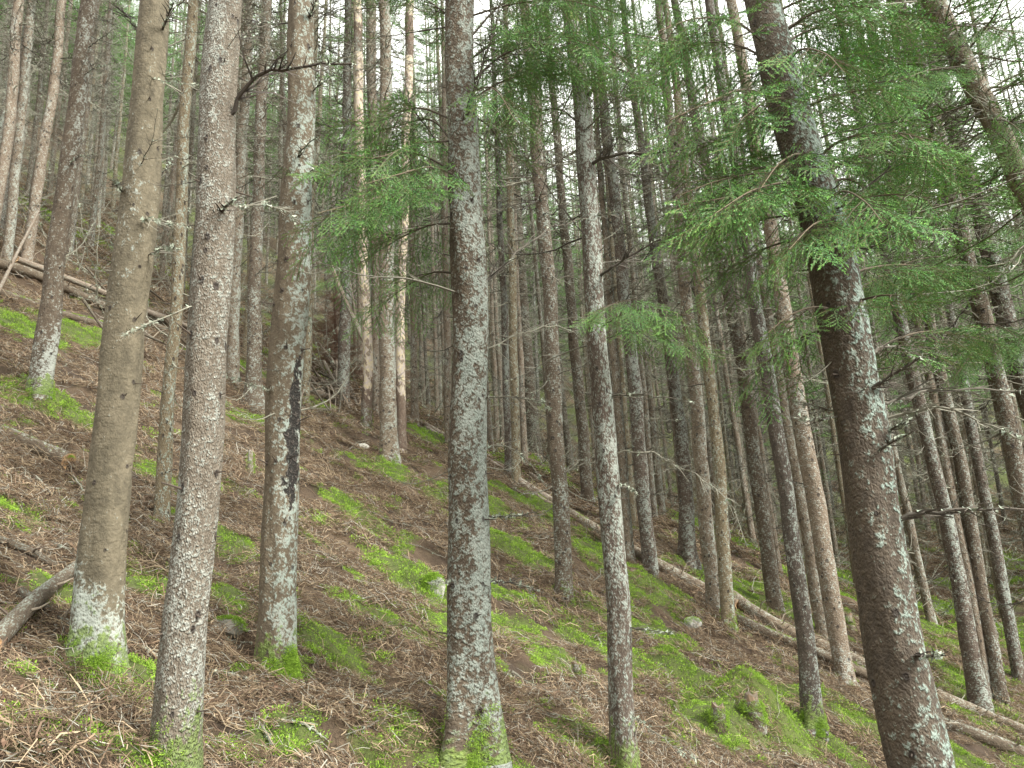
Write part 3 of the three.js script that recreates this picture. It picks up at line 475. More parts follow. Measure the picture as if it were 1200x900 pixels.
// --- trees traced one by one farther back
const peel = (seed, from) => bark({ w: 256, h: 1024, tall: 9, seed, dark: [0.1, 0.07, 0.05], light: [0.26, 0.19, 0.14], lichen: [0.3, 0.36, 0.31], flake: 0.4, cov: (th, y) => 0.3 - 0.4 * sstep(0, 1.2, y), circ: 0.7, bump: 0.01,
  over: (th, y, n1, n2, n3, f) => { const m = sstep(0, 0.1, y - from - 0.5 * (n1 - 0.5) - 0.18 * Math.cos(th * 2 + seed)) * (1 - 0.85 * sstep(0.52, 0.6, n1 * 0.7 + n2 * 0.3)); return m > 0 ? [0.4 + 0.16 * n2, 0.345 + 0.14 * n2, 0.26 + 0.12 * n3, m, -0.1] : null; } });
const MID = [
  [[[992, 800, 23], [957, 600, 22], [924, 400, 19], [907, 300, 17]], 'reddish spruce with whitish flaking bark facing open light, beside the thin dark one', 3, { moss: 40 }],
  [[[965, 745, 15], [940, 600, 14], [905, 400, 12]], 'thin light brown spruce squeezed between the dark knotty and reddish trunks', 1],
  [[[908, 715, 19], [881, 510, 17], [868, 420, 16], [845, 300, 14]], 'straight brown spruce on green moss just behind the long fallen log', 0],
  [[[838, 718, 19], [818, 500, 16], [800, 300, 14]], 'spruce with whitened foot standing against the long fallen log', 1],
  [[[854, 737, 17], [838, 500, 14], [815, 300, 12]], 'grey green spruce with mossy foot in front of the long fallen log', 4, { moss: 160 }],
  [[[807, 660, 21], [797, 500, 15], [780, 380, 13]], 'dark brown spruce with a swollen base uphill of the long log', 2, { flare: 0.7 }],
  [[[661, 712, 22], [657, 600, 19], [649, 450, 18], [640, 300, 16], [615, 0, 12]], 'straight spruce with mossy foot between the mottled stout one and the slender grey one', 0, { moss: 140 }],
  [[[763, 670, 18], [756, 600, 17], [738, 400, 15], [714, 180, 12]], 'grey spruce with pale foot at the upper end of the long log', 2],
  [[[738, 656, 12], [719, 400, 9]], 'narrow spruce half hidden behind the slender grey one', 1],
  [[[605, 568, 11], [602, 400, 10], [597, 180, 8]], 'thin pale grey spruce at the edge of the slope by the white sticks', 4],
  [[[596, 556, 9], [592, 400, 8], [586, 250, 7]], 'very thin dark spruce close beside a pale grey one', 2],
  [[[628, 537, 17], [616, 400, 14], [606, 250, 12]], 'broad reddish brown spruce behind two thin grey stems', 0],
  [[[690, 592, 15], [673, 400, 12], [660, 250, 10]], 'brown spruce behind the straight one with mossy foot', 0],
  [[[455, 537, 22], [454, 430, 19], [453, 300, 17], [451, 0, 13]], 'straight spruce between two trunks with peeled cream wood', 1, { moss: 60 }],
  [[[441, 492, 10], [439, 300, 9], [434, 0, 12]], 'grey spruce just behind the peeled trunk', 3],
  [[[402, 472, 15], [404, 400, 14], [407, 100, 10]], 'dark sided spruce next to the brown dead brush', 2],
  [[[358, 477, 11], [360, 400, 10], [363, 250, 9], [370, 0, 7]], 'thin pale olive spruce beside the trunk with the black wound', 4, { moss: 60 }],
  [[[297, 474, 20], [300, 300, 15], [312, 0, 12]], 'spruce with flared brown base uphill of the broken grey stake', 0, { flare: 0.7 }],
  [[[272, 450, 16], [277, 300, 13], [290, 60, 11]], 'spruce half hidden behind the pale speckled trunk', 1],
  [[[190, 606, 19], [199, 450, 16], [208, 300, 15], [227, 0, 13]], 'slim olive green spruce between the smooth brown and pale speckled trunks', 4],
  [[[30, 312, 15], [45, 210, 14], [60, 120, 13], [73, 0, 11]], 'pale leaning spruce standing above the log pile', 3],
  [[[8, 306, 13], [38, 0, 11]], 'dim brown spruce beside the pale leaning one above the log pile', 1],
  [[[-14, 300, 15], [8, 170, 14], [22, 0, 13]], 'light brown spruce at the top of the slope above the log pile', 3],
  [[[1150, 832, 27], [1107, 600, 18], [1060, 400, 16], [1030, 250, 14]], 'brown spruce by the lower end of the fallen logs, one of a close trio', 2, { green: 1 }],
  [[[1158, 818, 13], [1120, 600, 12], [1080, 400, 10]], 'thinnest pale spruce of the close trio by the lower logs', 3],
  [[[1173, 822, 20], [1135, 600, 17], [1105, 450, 15]], 'dark spruce of the close trio by the lower logs', 0, { green: 1 }],
  [[[1196, 800, 17], [1160, 610, 15], [1135, 480, 13]], 'dark brown spruce downhill behind the close trio', 2, { green: 1 }],
  [[[1240, 790, 26], [1170, 450, 23], [1133, 300, 22], [1106, 190, 21], [1062, 40, 20]], 'leaning spruce with green boughs above the lower logs', 0, { green: 1, s: 9.2 }],
  [[[1290, 800, 28], [1190, 420, 24], [1162, 300, 23], [1113, 130, 20], [1090, 40, 19]], 'leaning brown spruce crossing behind the strongly tilted trunk', 2, { green: 1, s: 9.8 }],
  [[[1380, 600, 33], [1176, 172, 29], [1095, 0, 27]], 'strongly tilted spruce with pale lichen near the valley', 1, { green: 1, s: 7.2, H: 14 }],
];
MID.forEach(([p, label, bk, o = {}], i) => {
  const r = RNG(3000 + i * 13), t = place({ p, label, s: o.s, H: o.H ?? 18 + 4 * r() });
  part('trunk', trunkGeo(t.ax, t.H, { radial: 18, step: 0.14, fineTo: 13, tall: 4, vOff: r(), rough: 1.1, seed: i * 1.7 + 3, flare: o.flare ?? 0.28, flareH: 0.2 }), midBark[bk], t.g);
  stubsOn(t.g, t.ax, whorls(r, 0.4, 7, 0.4, 2.6), r);
  deadOn(t.g, t.ax, 0.8, 9, 38, r, { len: 0.9, fat: 1.6, pale: i > 12 && i < 23 });
  deadMany(t.g, t.ax, 4.5, 11, r);
  crownOn(t.g, t.ax, t.H, (o.green ? 5.2 : 10) + 1.5 * r(), o.green ? 1.8 : 1.4, r, o.green);
  if (o.moss) mossFoot(t.g, t.ax, o.moss, 0.35, r, null);
  T['m' + i] = t;
});
// the two trunks stripped to cream wood
[[[[430, 502, 13], [430, 400, 12], [423, 225, 11], [419, 0, 10]], 'spruce trunk stripped to cream wood with a broken limb leaning on it', 0.9], [[[470, 527, 12], [469, 400, 11], [475, 200, 10], [481, 0, 10]], 'peeling cream and brown spruce downhill of the straight lichen grey one', 1.1]].forEach(([p, label, from], i) => {
  const r = RNG(4100 + i), t = place({ p, label, H: 17 });
  part('trunk', trunkGeo(t.ax, t.H, { radial: 18, step: 0.14, fineTo: 13, tall: 9, rough: 1, seed: i + 5, flare: 0.3, flareH: 0.2 }), peel(70 + i, from), t.g);
  stubsOn(t.g, t.ax, whorls(r, 0.4, 8, 0.5, 2), r); deadOn(t.g, t.ax, 2, 9, 14, r, { len: 0.7, fat: 1.2 }); crownOn(t.g, t.ax, t.H, 9.5, 1.3, r); if (!i) mossFoot(t.g, t.ax, 120, 0.4, r, null);
  T['p' + i] = t;
});
console.log('traced trees');

// --- the stand behind: six kinds, one copy for every trunk
{
  const kinds = [];
  const r = RNG(6000);
  for (let k = 0; k < 8; k++) {
    const H = 18 + 4 * r(), bend = (r() - 0.5) * 0.8, ax = trunkAxis([[0, 0, 0, 0.125], [4, bend * 0.4, bend * 0.2, 0.105], [9, bend, -bend * 0.3, 0.08], [H, bend * 1.2, 0, 0.012]]), g = new THREE.Group();
    part('trunk', trunkGeo(ax, H, { radial: 10, step: 0.4, fineTo: 12, tall: 4, vOff: r(), rough: 1, seed: k * 3 + 0.5, flare: 0.3, flareH: 0.25 }), midBark[[0, 1, 2, 3, 4, 1, 0, 2][k]], g);
    deadMany(g, ax, 0.5, 9.5, r); crownOn(g, ax, H, k > 5 ? 2.2 + r() : 7 + 3 * r(), k > 5 ? 1.9 : 1.6, r, k > 5); kinds.push(g);
  }
  const looks = ['brown spruce in the stand behind', 'greyish spruce in the stand behind', 'dark spruce in the stand behind', 'pale spruce in the stand behind', 'olive tinted spruce in the stand behind', 'greyish spruce in the stand behind', 'brown spruce with green boughs low down in the stand behind', 'dark spruce with green boughs low down in the stand behind'];
  const spots = [];
  for (let n = 0, tries = 0; n < 75 && tries < 9000; tries++) { const s = 17 + 17 * r(), x = (r() * 0.75 - 0.18) * s; if (trees.some((t) => (t[0] - x) ** 2 + (t[1] - s) ** 2 < 0.8)) continue; trees.push([x, s, 0.1]); spots.push([x, s, 1]); n++; }
  for (let n = 0, tries = 0; n < 215 && tries < 60000; tries++) {
    const s = 15.5 + 36 * Math.pow(r(), 1.0), x = (r() * 2 - 1) * (s * 0.68 + 2);
    if (trees.some((t) => (t[0] - x) ** 2 + (t[1] - s) ** 2 < (s < 24 ? 1.5 : 1.2)) || (s < 18.5 && x > -5 && x < 5)) continue;
    trees.push([x, s, 0.12]); spots.push([x, s]); n++;
  }
  for (const [x, s] of [[-7.5, 5], [-9, 2.2], [-6.2, 1.2], [-10.5, 7.4], [-12.5, 10.5], [-5, -2.2], [-8.6, -1.4], [-2, -3.6]]) spots.push([x, s]);  // unseen spruces beside and behind the camera, added to shade trunks from the left
  for (const [x, s, slim] of spots) {
    const k = x > 4 && r() < 0.32 && !slim ? 6 + Math.floor(r() * 2) : slim ? [1, 3, 3, 4, 5][Math.floor(r() * 5)] : Math.floor(r() * 6), g = kinds[k].clone(), q = (slim ? 0.5 : 0.6) + (slim ? 0.3 : 0.45) * r();
    g.name = numbered('spruce_tree'); g.userData = { label: looks[k] + ', among many alike', category: 'tree', group: 'spruces of the stand behind' };
    g.position.set(x, ground(x, s) - 0.05, -s); g.rotation.set((r() - 0.5) * 0.05, (r() - 0.5) * 0.9, (r() - 0.5) * 0.07); g.scale.set(q, 0.92 + 0.2 * r(), q); scene.add(g);
  }
  { // the wood far behind, one green mass
    const w = new THREE.Group(); w.name = 'far_wood'; w.userData = { kind: 'stuff', label: 'dim green wood closing the view far behind the trunks', category: 'forest' }; scene.add(w);
    const tm = [[], []], bm = [[], [], []], tg = [0, 1].map((k) => trunkGeo(trunkAxis([[0, 0, 0, 0.13], [8, 0.2 * k, 0, 0.09], [17, 0, 0, 0.012]]), 17, { radial: 6, step: 2, fineTo: 20, tall: 4, rough: 0, seed: k, flare: 0.1 }));
    for (let k = 0; k < 540; k++) {
      const flank = k >= 430, s = flank ? 14 + 40 * r() : 48 + 50 * r(), x = flank ? (r() < 0.65 ? -1 : 1) * (s * (0.72 + 0.35 * r()) + 3) : (r() * 2 - 1) * (s * 0.8 + 2), y0 = ground(x, s) - 0.1, sc = 0.9 + 0.35 * r(), th = 0.7 + 0.4 * r(); tm[k & 1].push(new THREE.Matrix4().makeScale(th, sc, th).setPosition(x, y0, -s));
      bm[k % 3].push(new THREE.Matrix4().makeRotationY(r() * TAU).scale(V(sc * 1.15, sc, sc * 1.15)).setPosition(x, y0 + 1.2 + 2 * r(), -s));
    }
    tm.forEach((l, k) => copies('trunks', tg[k], midBark[k], l, w)); bm.forEach((l, k) => copies('crowns', LOWCROWN[k], M.needle, l, w));
  }
  console.log('stand', spots.length);
}

// ---------------------------------------------------------------- branches one can follow in the photograph
function pxPath(t, list, ds) { return list.map(([x, y], i) => { const f = list.length > 1 ? i / (list.length - 1) : 0; return atS(x, y, t.s + ds * f - (i ? 0 : 0.0)).sub(t.base); }); }
const DB = [ // tree, pixels, change of depth, thickness, pale
  ['C', [[262, 152], [275, 125], [292, 97], [317, 82], [350, 80], [385, 74], [415, 74]], -0.35, 0.011, 0.02], ['C', [[250, 266], [262, 245], [277, 232]], -0.2, 0.008, 0.02], ['C', [[258, 250], [290, 240], [330, 245], [352, 262]], 0.4, 0.005, 0.6], ['C', [[262, 60], [285, 40], [320, 25]], 0.3, 0.006, 0.1], ['C', [[240, 345], [222, 360], [160, 385], [145, 392]], -0.25, 0.004, 0.8],
  ['B', [[165, 42], [150, 20], [133, -5]], 0.2, 0.006, 0.05], ['B', [[187, 40], [198, 18], [206, -5]], -0.2, 0.007, 0.05], ['B', [[172, 230], [190, 205], [210, 178]], 0.2, 0.005, 0.05], ['B', [[150, 232], [140, 220], [134, 211]], -0.2, 0.006, 0.05], ['B', [[160, 90], [200, 95], [238, 103]], -0.3, 0.003, 0.8], ['B', [[150, 260], [185, 258], [225, 268]], -0.35, 0.003, 0.85], ['B', [[160, 305], [190, 292], [210, 292]], -0.2, 0.004, 0.4],
  ['A', [[82, 198], [86, 187], [115, 180]], -0.3, 0.006, 0.05], ['A', [[98, 60], [118, 45], [140, 30]], -0.3, 0.007, 0.05], ['A', [[95, 92], [110, 80], [128, 75]], -0.3, 0.006, 0.1],
  ['D', [[345, 200], [352, 178], [372, 160]], -0.3, 0.007, 0.05], ['D', [[352, 205], [375, 198], [395, 210], [420, 222]], -0.3, 0.005, 0.4], ['D', [[355, 30], [365, 15], [372, -5]], -0.2, 0.009, 0.02], ['D', [[330, 465], [300, 452], [262, 440]], -0.3, 0.005, 0.75], ['D', [[337, 405], [352, 385], [364, 372]], 0.1, 0.005, 0.1], ['D', [[362, 110], [380, 95], [398, 82]], -0.3, 0.005, 0.1],
  ['E', [[548, 160], [550, 130], [562, 90], [578, 40], [588, -5]], -0.4, 0.011, 0.06], ['E', [[552, 345], [570, 330], [595, 305], [640, 270], [690, 255]], 0.9, 0.010, 0.12], ['E', [[560, 468], [590, 465], [630, 470], [645, 478]], -0.2, 0.005, 0.35], ['E', [[560, 528], [590, 522], [612, 535], [640, 570]], 0.2, 0.005, 0.55], ['E', [[545, 420], [575, 405], [600, 395], [640, 382], [665, 385], [690, 402]], 0.7, 0.005, 0.75], ['E', [[572, 681], [600, 683], [632, 692]], -0.2, 0.006, 0.1], ['E', [[536, 690], [520, 682], [505, 683]], -0.3, 0.004, 0.85], ['E', [[570, 606], [595, 605], [630, 600]], -0.2, 0.006, 0.1], ['E', [[535, 190], [505, 160], [480, 115], [470, 80]], 0.4, 0.007, 0.05],
  ['F', [[688, 198], [700, 188], [725, 180], [770, 178], [800, 178], [822, 194], [832, 216]], -0.5, 0.014, 0.08], ['F', [[694, 330], [715, 315], [750, 292], [792, 270]], -0.4, 0.012, 0.03], ['F', [[708, 468], [730, 463], [770, 465], [828, 476]], -0.4, 0.007, 0.25], ['F', [[712, 532], [735, 528], [760, 530], [800, 548], [830, 566], [855, 592], [875, 640]], -0.5, 0.006, 0.6], ['F', [[684, 118], [698, 100], [720, 85], [745, 52]], -0.3, 0.012, 0.06], ['F', [[704, 310], [730, 305], [780, 306], [830, 312]], 0.5, 0.006, 0.15], ['F', [[716, 568], [735, 570], [748, 580]], -0.3, 0.005, 0.5], ['F', [[733, 735], [755, 738], [790, 742]], -0.2, 0.005, 0.15], ['F', [[738, 836], [755, 848], [790, 875], [815, 890]], -0.5, 0.004, 0.5], ['F', [[690, 255], [715, 250], [742, 245]], -0.2, 0.006, 0.3],
  ['G', [[1036, 614], [1060, 606], [1100, 600], [1150, 597], [1215, 596]], -0.25, 0.012, 0.1], ['G', [[1008, 476], [1022, 455], [1048, 438], [1078, 420]], -0.3, 0.013, 0.05], ['G', [[1020, 478], [1060, 466], [1100, 458], [1160, 457], [1215, 455]], 0.3, 0.008, 0.2], ['G', [[1022, 498], [1060, 485], [1100, 478], [1140, 490], [1180, 508], [1215, 522]], -0.4, 0.007, 0.6], ['G', [[1016, 538], [1040, 522], [1068, 506]], -0.3, 0.008, 0.1], ['G', [[1030, 512], [1050, 500], [1068, 492]], -0.2, 0.006, 0.1], ['G', [[990, 483], [960, 478], [930, 470]], 0.3, 0.005, 0.3], ['G', [[985, 488], [960, 490], [930, 490]], -0.2, 0.005, 0.1], ['G', [[1060, 765], [1080, 768], [1106, 768]], -0.3, 0.011, 0.02], ['G', [[1010, 420], [1040, 405], [1070, 412], [1110, 416]], 0.4, 0.006, 0.2], ['G', [[945, 250], [990, 235], [1040, 200], [1080, 150]], -0.2, 0.006, 0.05], ['G', [[920, 120], [965, 80], [1000, 72], [1070, 75], [1150, 78]], 0.3, 0.006, 0.1], ['G', [[960, 285], [1000, 280], [1060, 262], [1130, 240], [1160, 225]], -0.4, 0.007, 0.15], ['G', [[955, 268], [1000, 255], [1050, 250], [1100, 242]], 0.2, 0.006, 0.15],
];
{ const r = RNG(8100); for (const [k, l, ds, th, pale] of DB) { const t = T[k]; part('dead_branch', deadBranch(pxPath(t, l, ds), th * 1.3, th * 0.36, r, { twigs: 7 + Math.floor(l.length * 2.5), scales: 26, pale, seg: 14, n: 6 }), M.dead, t.g); } }
const LB = [
  ['G', [[945, 230], [932, 214], [885, 222], [838, 250]], -0.9, { width: 0.3, bright: 1.5 }], ['G', [[952, 245], [985, 225], [1012, 235], [1035, 262]], -0.8, { width: 0.26, bright: 1.3 }], ['G', [[945, 210], [940, 182], [915, 190], [892, 220]], -0.7, { width: 0.26, bright: 0.9 }], ['G', [[930, 150], [925, 120], [900, 118], [868, 140]], -0.6, { width: 0.28, bright: 0.8 }], ['G', [[960, 290], [975, 262], [955, 262], [925, 292]], -0.8, { width: 0.26, bright: 1.1 }], ['G', [[915, 90], [935, 60], [965, 62], [990, 85]], -0.6, { width: 0.28, bright: 0.8 }],
  ['F', [[676, 85], [680, 52], [650, 42], [612, 62]], -0.8, { width: 0.34, bright: 0.8 }], ['F', [[676, 75], [692, 48], [716, 58], [742, 92]], -0.8, { width: 0.34, bright: 0.8 }], ['F', [[674, 40], [662, 8], [640, 0], [612, 12]], -0.7, { width: 0.34, bright: 0.6 }], ['F', [[680, 130], [705, 112], [740, 118], [778, 140]], 0.5, { width: 0.36, bright: 0.8 }], ['F', [[684, 150], [655, 128], [628, 132], [600, 152]], 0.4, { width: 0.34, bright: 0.6 }], // green branches with needles: tree, pixels, change of depth, options
  ['E', [[530, 225], [490, 222], [430, 235], [372, 250]], -0.8, { width: 0.42, bright: 1 }], ['E', [[530, 165], [490, 168], [440, 185], [400, 178]], -0.4, { width: 0.34, bright: 1.2 }], ['E', [[532, 262], [500, 265], [450, 290], [392, 330]], 0.5, { width: 0.4, bright: 0.6 }], ['E', [[533, 320], [505, 320], [470, 340], [430, 372]], 0.8, { width: 0.4, bright: 0.5 }], ['E', [[534, 205], [505, 196], [465, 205], [430, 215]], -0.9, { width: 0.36 }],
  ['E', [[550, 70], [590, 45], [640, 38], [700, 55]], -0.5, { width: 0.45, bright: 0.8 }], ['E', [[548, 120], [590, 95], [640, 85], [690, 100]], 0.2, { width: 0.42, bright: 0.6 }], ['E', [[548, 20], [600, 5], [660, 0], [720, 15]], -0.3, { width: 0.45, bright: 0.7 }], ['E', [[535, 25], [500, 0], [470, -15]], 0.4, { width: 0.35, bright: 0.5 }], ['E', [[552, 135], [575, 150], [600, 190]], 0.5, { width: 0.3, bright: 0.4 }],
  ['F', [[676, 60], [720, 40], [770, 45], [830, 60]], -0.8, { width: 0.4, bright: 0.9 }], ['F', [[672, 90], [640, 75], [605, 85], [580, 105]], -0.5, { width: 0.4, bright: 0.5 }], ['F', [[702, 385], [730, 368], [765, 362], [815, 372]], -1.0, { width: 0.34, bright: 1.7 }], ['F', [[702, 400], [740, 388], [790, 395], [840, 405]], -0.4, { width: 0.3, bright: 1.2 }], ['F', [[698, 365], [720, 355], [745, 350]], -1.2, { width: 0.28, bright: 1.6 }],
  ['G', [[940, 225], [900, 222], [850, 232], [795, 240]], -0.4, { width: 0.36, bright: 1.3 }], ['G', [[948, 250], [905, 255], [860, 262], [812, 282]], 0.2, { width: 0.36, bright: 1.2 }], ['G', [[950, 262], [990, 240], [1040, 228], [1090, 232]], -0.4, { width: 0.34, bright: 1.4 }], ['G', [[955, 280], [915, 285], [880, 300], [850, 330]], 0.5, { width: 0.34, bright: 0.9 }], ['G', [[985, 365], [955, 360], [925, 370], [900, 390]], -0.4, { width: 0.2, bright: 1.7 }], ['G', [[990, 358], [1015, 350], [1035, 346], [1056, 346]], -0.4, { width: 0.16, bright: 1.8 }], ['G', [[975, 385], [940, 395], [905, 420], [880, 440]], 0.4, { width: 0.28, bright: 0.6 }],
  ['G', [[925, 135], [970, 115], [1020, 105], [1075, 118]], -0.3, { width: 0.34, bright: 0.9 }], ['G', [[905, 60], [950, 35], [1000, 30], [1060, 45]], 0.3, { width: 0.36, bright: 0.7 }], ['G', [[905, 75], [870, 55], [830, 50], [790, 65]], 0.4, { width: 0.36, bright: 0.9 }], ['G', [[925, 150], [880, 150], [840, 165], [800, 185]], 0.6, { width: 0.32, bright: 0.8 }], ['G', [[900, 20], [940, 0], [990, -10]], -0.2, { width: 0.3, bright: 0.7 }], ['G', [[945, 215], [985, 190], [1040, 180], [1100, 190]], 0.5, { width: 0.34, bright: 0.9 }],
  ['G', [[975, 330], [1015, 315], [1060, 310], [1110, 318]], 0.5, { width: 0.3, bright: 0.7 }], ['G', [[1005, 430], [1045, 400], [1090, 388], [1150, 395]], 0.9, { width: 0.3, bright: 0.6 }],
];
{ const r = RNG(8200); for (const [k, l, ds, o] of LB) { const t = T[k]; liveBranch(t.g, pxPath(t, l, ds), r, o); }
  for (const [k, l, ds, o] of LB) if (l[0][1] < 275) { const t = T[k], dx = (r() - 0.5) * 70, dy = -15 - 45 * r(); liveBranch(t.g, pxPath(t, l.map(([x, y], i) => [x + (i ? dx * i / l.length : 0), y + dy * (i ? 1 : 0.6)]), -ds * 0.7 - 0.2), r, { ...o, bright: (o.bright ?? 1) * 1.15 }); } }
for (const [k, list] of [['m27', [[1133, 300, -160, 60], [1120, 240, -110, 20], [1150, 380, 60, 30]]], ['m28', [[1162, 300, -90, 50], [1150, 260, 70, 20], [1180, 390, -60, 50]]], ['m29', [[1130, 80, -120, 40], [1160, 140, 60, 40], [1110, 30, 90, 10]]]]) { // boughs on the tilted trio
  const t = T[k], r = RNG(8300 + list.length + k.charCodeAt(2));
  for (const [x, y, dx, dy] of list) for (const ds of [-1.2, 0.3]) liveBranch(t.g, pxPath(t, [[x, y], [x + dx * 0.4, y + dy * 0.1], [x + dx, y + dy]], ds), r, { width: 0.5, step: 0.07, bright: 0.7, droop: 0.4 });
}
console.log('branches');

// ---------------------------------------------------------------- fallen wood, stumps, stones
const logBark = bark({ w: 512, h: 512, tall: 2, seed: 91, dark: [0.075, 0.056, 0.037], light: [0.22, 0.168, 0.112], lichen: [0.22, 0.24, 0.19], flake: 0.8, stretch: 0.4, circ: 0.6, bump: 0.012, cov: (th) => 0.22 + 0.25 * Math.cos(th - 1.4) });
const paleBark = bark({ w: 512, h: 512, tall: 2, seed: 95, dark: [0.17, 0.13, 0.095], light: [0.42, 0.345, 0.26], lichen: [0.4, 0.385, 0.33], flake: 0.6, stretch: 0.15, circ: 0.6, bump: 0.012, cov: () => 0.3 });
const tanBark = bark({ w: 512, h: 512, tall: 2, seed: 97, pale: true, dark: [0.08, 0.06, 0.04], light: [0.27, 0.208, 0.143], lichen: [0.3, 0.29, 0.23], flake: 0.7, stretch: 0.25, circ: 0.6, bump: 0.014, cov: (th) => 0.2 + 0.2 * Math.cos(th - 1.4) });
function logGeo(pts, r0, r1, seed, n = 14) {
  const L = pts.reduce((a, p, i) => i ? a + p.distanceTo(pts[i - 1]) : 0, 0), m = Math.max(10, Math.round(L / 0.12)), c = curve3(pts, m), P = [], U = [], I = [];
  let run = 0;
  c.forEach((p, j) => {
    const d = c[Math.min(j + 1, m)].clone().sub(c[Math.max(j - 1, 0)]).normalize(), x = V(0, 1, 0).cross(d).normalize(), y = d.clone().cross(x); if (j) run += p.distanceTo(c[j - 1]);
    for (let i = 0; i <= n; i++) { const t = i / n * TAU - Math.PI / 2, r = mix(r0, r1, j / m) * (1 + 0.16 * (vn(Math.cos(t) * 2 + seed, run * 3 + Math.sin(t) * 2) - 0.5)); P.push(...p.clone().addScaledVector(x, Math.cos(t) * r).addScaledVector(y, Math.sin(t) * r).toArray()); U.push(i / n, run / 2); }
    if (j) for (let i = 0; i < n; i++) { const a = (j - 1) * (n + 1) + i, b = a + n + 1; I.push(a, a + 1, b, a + 1, b + 1, b); }
  });
  const g = new THREE.BufferGeometry(); g.setAttribute('position', new THREE.Float32BufferAttribute(P, 3)); g.setAttribute('uv', new THREE.Float32BufferAttribute(U, 2)); g.setIndex(I); g.computeVertexNormals(); return { g, c };
}
function endCap(p, d, r, seed, grey) { // ragged broken end
  const s = new Soup(), x = V(0, 1, 0).cross(d).normalize(), y = d.clone().cross(x), q = RNG(seed), ring = []; for (let k = 0; k < 14; k++) { const t = k / 14 * TAU, rr = r * 1.02; ring.push(p.clone().addScaledVector(x, Math.cos(t) * rr).addScaledVector(y, Math.sin(t) * rr).addScaledVector(d, r * (0.1 + 0.9 * q() * q()))); }
  const c = p.clone().addScaledVector(d, r * 0.2); for (let k = 0; k < 14; k++) { s.tri(c, ring[k], ring[(k + 1) % 14], grey ? mix3([0.09, 0.07, 0.05], [0.22, 0.18, 0.13], q()) : mix3([0.3, 0.18, 0.085], [0.46, 0.31, 0.17], q())); const b0 = p.clone().addScaledVector(ring[k].clone().sub(p).projectOnPlane(d).normalize(), r), b1 = p.clone().addScaledVector(ring[(k + 1) % 14].clone().sub(p).projectOnPlane(d).normalize(), r); s.tri(b0, b1, ring[k], [0.2, 0.14, 0.09]); s.tri(b1, ring[(k + 1) % 14], ring[k], [0.2, 0.14, 0.09]); }
  return s.geo();
}
// list of pixels [x, y, lift]: each is set on the ground, raised by the log's radius and the lift
function fallen(name, label, list, r0, r1, mat, o = {}) {
  const raw = list.map(([x, y, up = 0]) => { const p = hit(x, y); return p.add(V(0, r0 * 0.75 + up, 0)); }), t = thing(name, label, o.cat ?? 'log', o.group), b = raw[0].clone(); t.position.copy(b);
  const pts = raw.map((p) => p.sub(b)), seed = 17 + taken[name] * 3.7 + list[0][0], { g, c } = logGeo(pts, r0, r1, seed, r0 < 0.03 ? 8 : 14); part('log_bark', g, mat, t);
  const r = RNG(seed * 100 | 0), d0 = c[0].clone().sub(c[1]).normalize(), d1 = c[c.length - 1].clone().sub(c[c.length - 2]).normalize();
  part('broken_end', endCap(c[0], d0, r0, seed | 0), M.litter, t); part('broken_end', endCap(c[c.length - 1], d1, r1, (seed | 0) + 1), M.litter, t);
  for (let k = 0; k < (o.stubs ?? 6); k++) { const i = 1 + Math.floor(r() * (c.length - 2)), d = c[i + 1].clone().sub(c[i]).normalize(), q = rdir(r).projectOnPlane(d).normalize(); if (q.y < -0.2) q.negate(); const l = (o.stubLen ?? 0.12) * (0.4 + r()), rr = mix(r0, r1, i / c.length); part('branch_stub', new Soup().tube([c[i].clone().addScaledVector(q, rr * 0.6), c[i].clone().addScaledVector(q, rr + l * 0.5).add(rdir(r).multiplyScalar(l * 0.1)), c[i].clone().addScaledVector(q, rr + l).addScaledVector(d, l * 0.4)], [0.009, 0.007, 0.003], 5, mix3([0.1, 0.075, 0.055], [0.28, 0.24, 0.18], r())).geo(), M.dead, t); }
  if (o.moss) { const ls = [[], [], []]; for (let k = 0; k < o.moss; k++) { const i = Math.floor(r() * c.length * (o.mossTo ?? 1)), d = V((r() - 0.5) * 1.6, 1, (r() - 0.5) * 1.6), q = d.projectOnPlane(c[Math.min(i + 1, c.length - 1)].clone().sub(c[Math.max(0, i - 1)]).normalize()).normalize(); ls[k % 3].push(orient(c[i].clone().addScaledVector(q, r0 * 0.95), q, r, 0.35 + 0.3 * r())); } const m = new THREE.Group(); m.name = 'moss'; t.add(m); ls.forEach((l, k) => l.length && copies('moss_tufts', tuft[k], M.moss, l, m)); }
  return t;
}
fallen('fallen_log', 'long fallen log running downhill past the whitened foot spruce', [[664, 603], [705, 628], [760, 660], [830, 697], [862, 714]], 0.09, 0.11, tanBark, { stubs: 20, stubLen: 0.3, moss: 50 });
fallen('fallen_log', 'snapped lower half of the long log behind the thin dark spruce', [[858, 708, 0.06], [900, 735, 0.03], [945, 755], [1035, 797]], 0.105, 0.115, tanBark, { stubs: 16, stubLen: 0.3, moss: 40 });
fallen('fallen_log', 'slender pale log leading uphill from the top of the long log', [[498, 500, 0.03], [560, 536, 0.03], [620, 574, 0.03], [668, 602]], 0.055, 0.07, paleBark, { stubs: 14, stubLen: 0.25 });
fallen('fallen_log', 'dark log lying along the lower side of the long log', [[862, 730], [910, 752], [975, 778], [1040, 806]], 0.09, 0.08, logBark, { stubs: 10, moss: 30 });
fallen('fallen_log', 'brown barked log behind the foot of the big leaning spruce', [[1085, 812, -0.03], [1140, 835, -0.05], [1215, 868, -0.02]], 0.1, 0.09, tanBark, { stubs: 8 });
fallen('fallen_log', 'half buried log below the brown barked one by the big leaning spruce', [[1095, 848, -0.05], [1150, 868, -0.04], [1225, 895, -0.06]], 0.1, 0.1, logBark, { stubs: 8, stubLen: 0.3 });
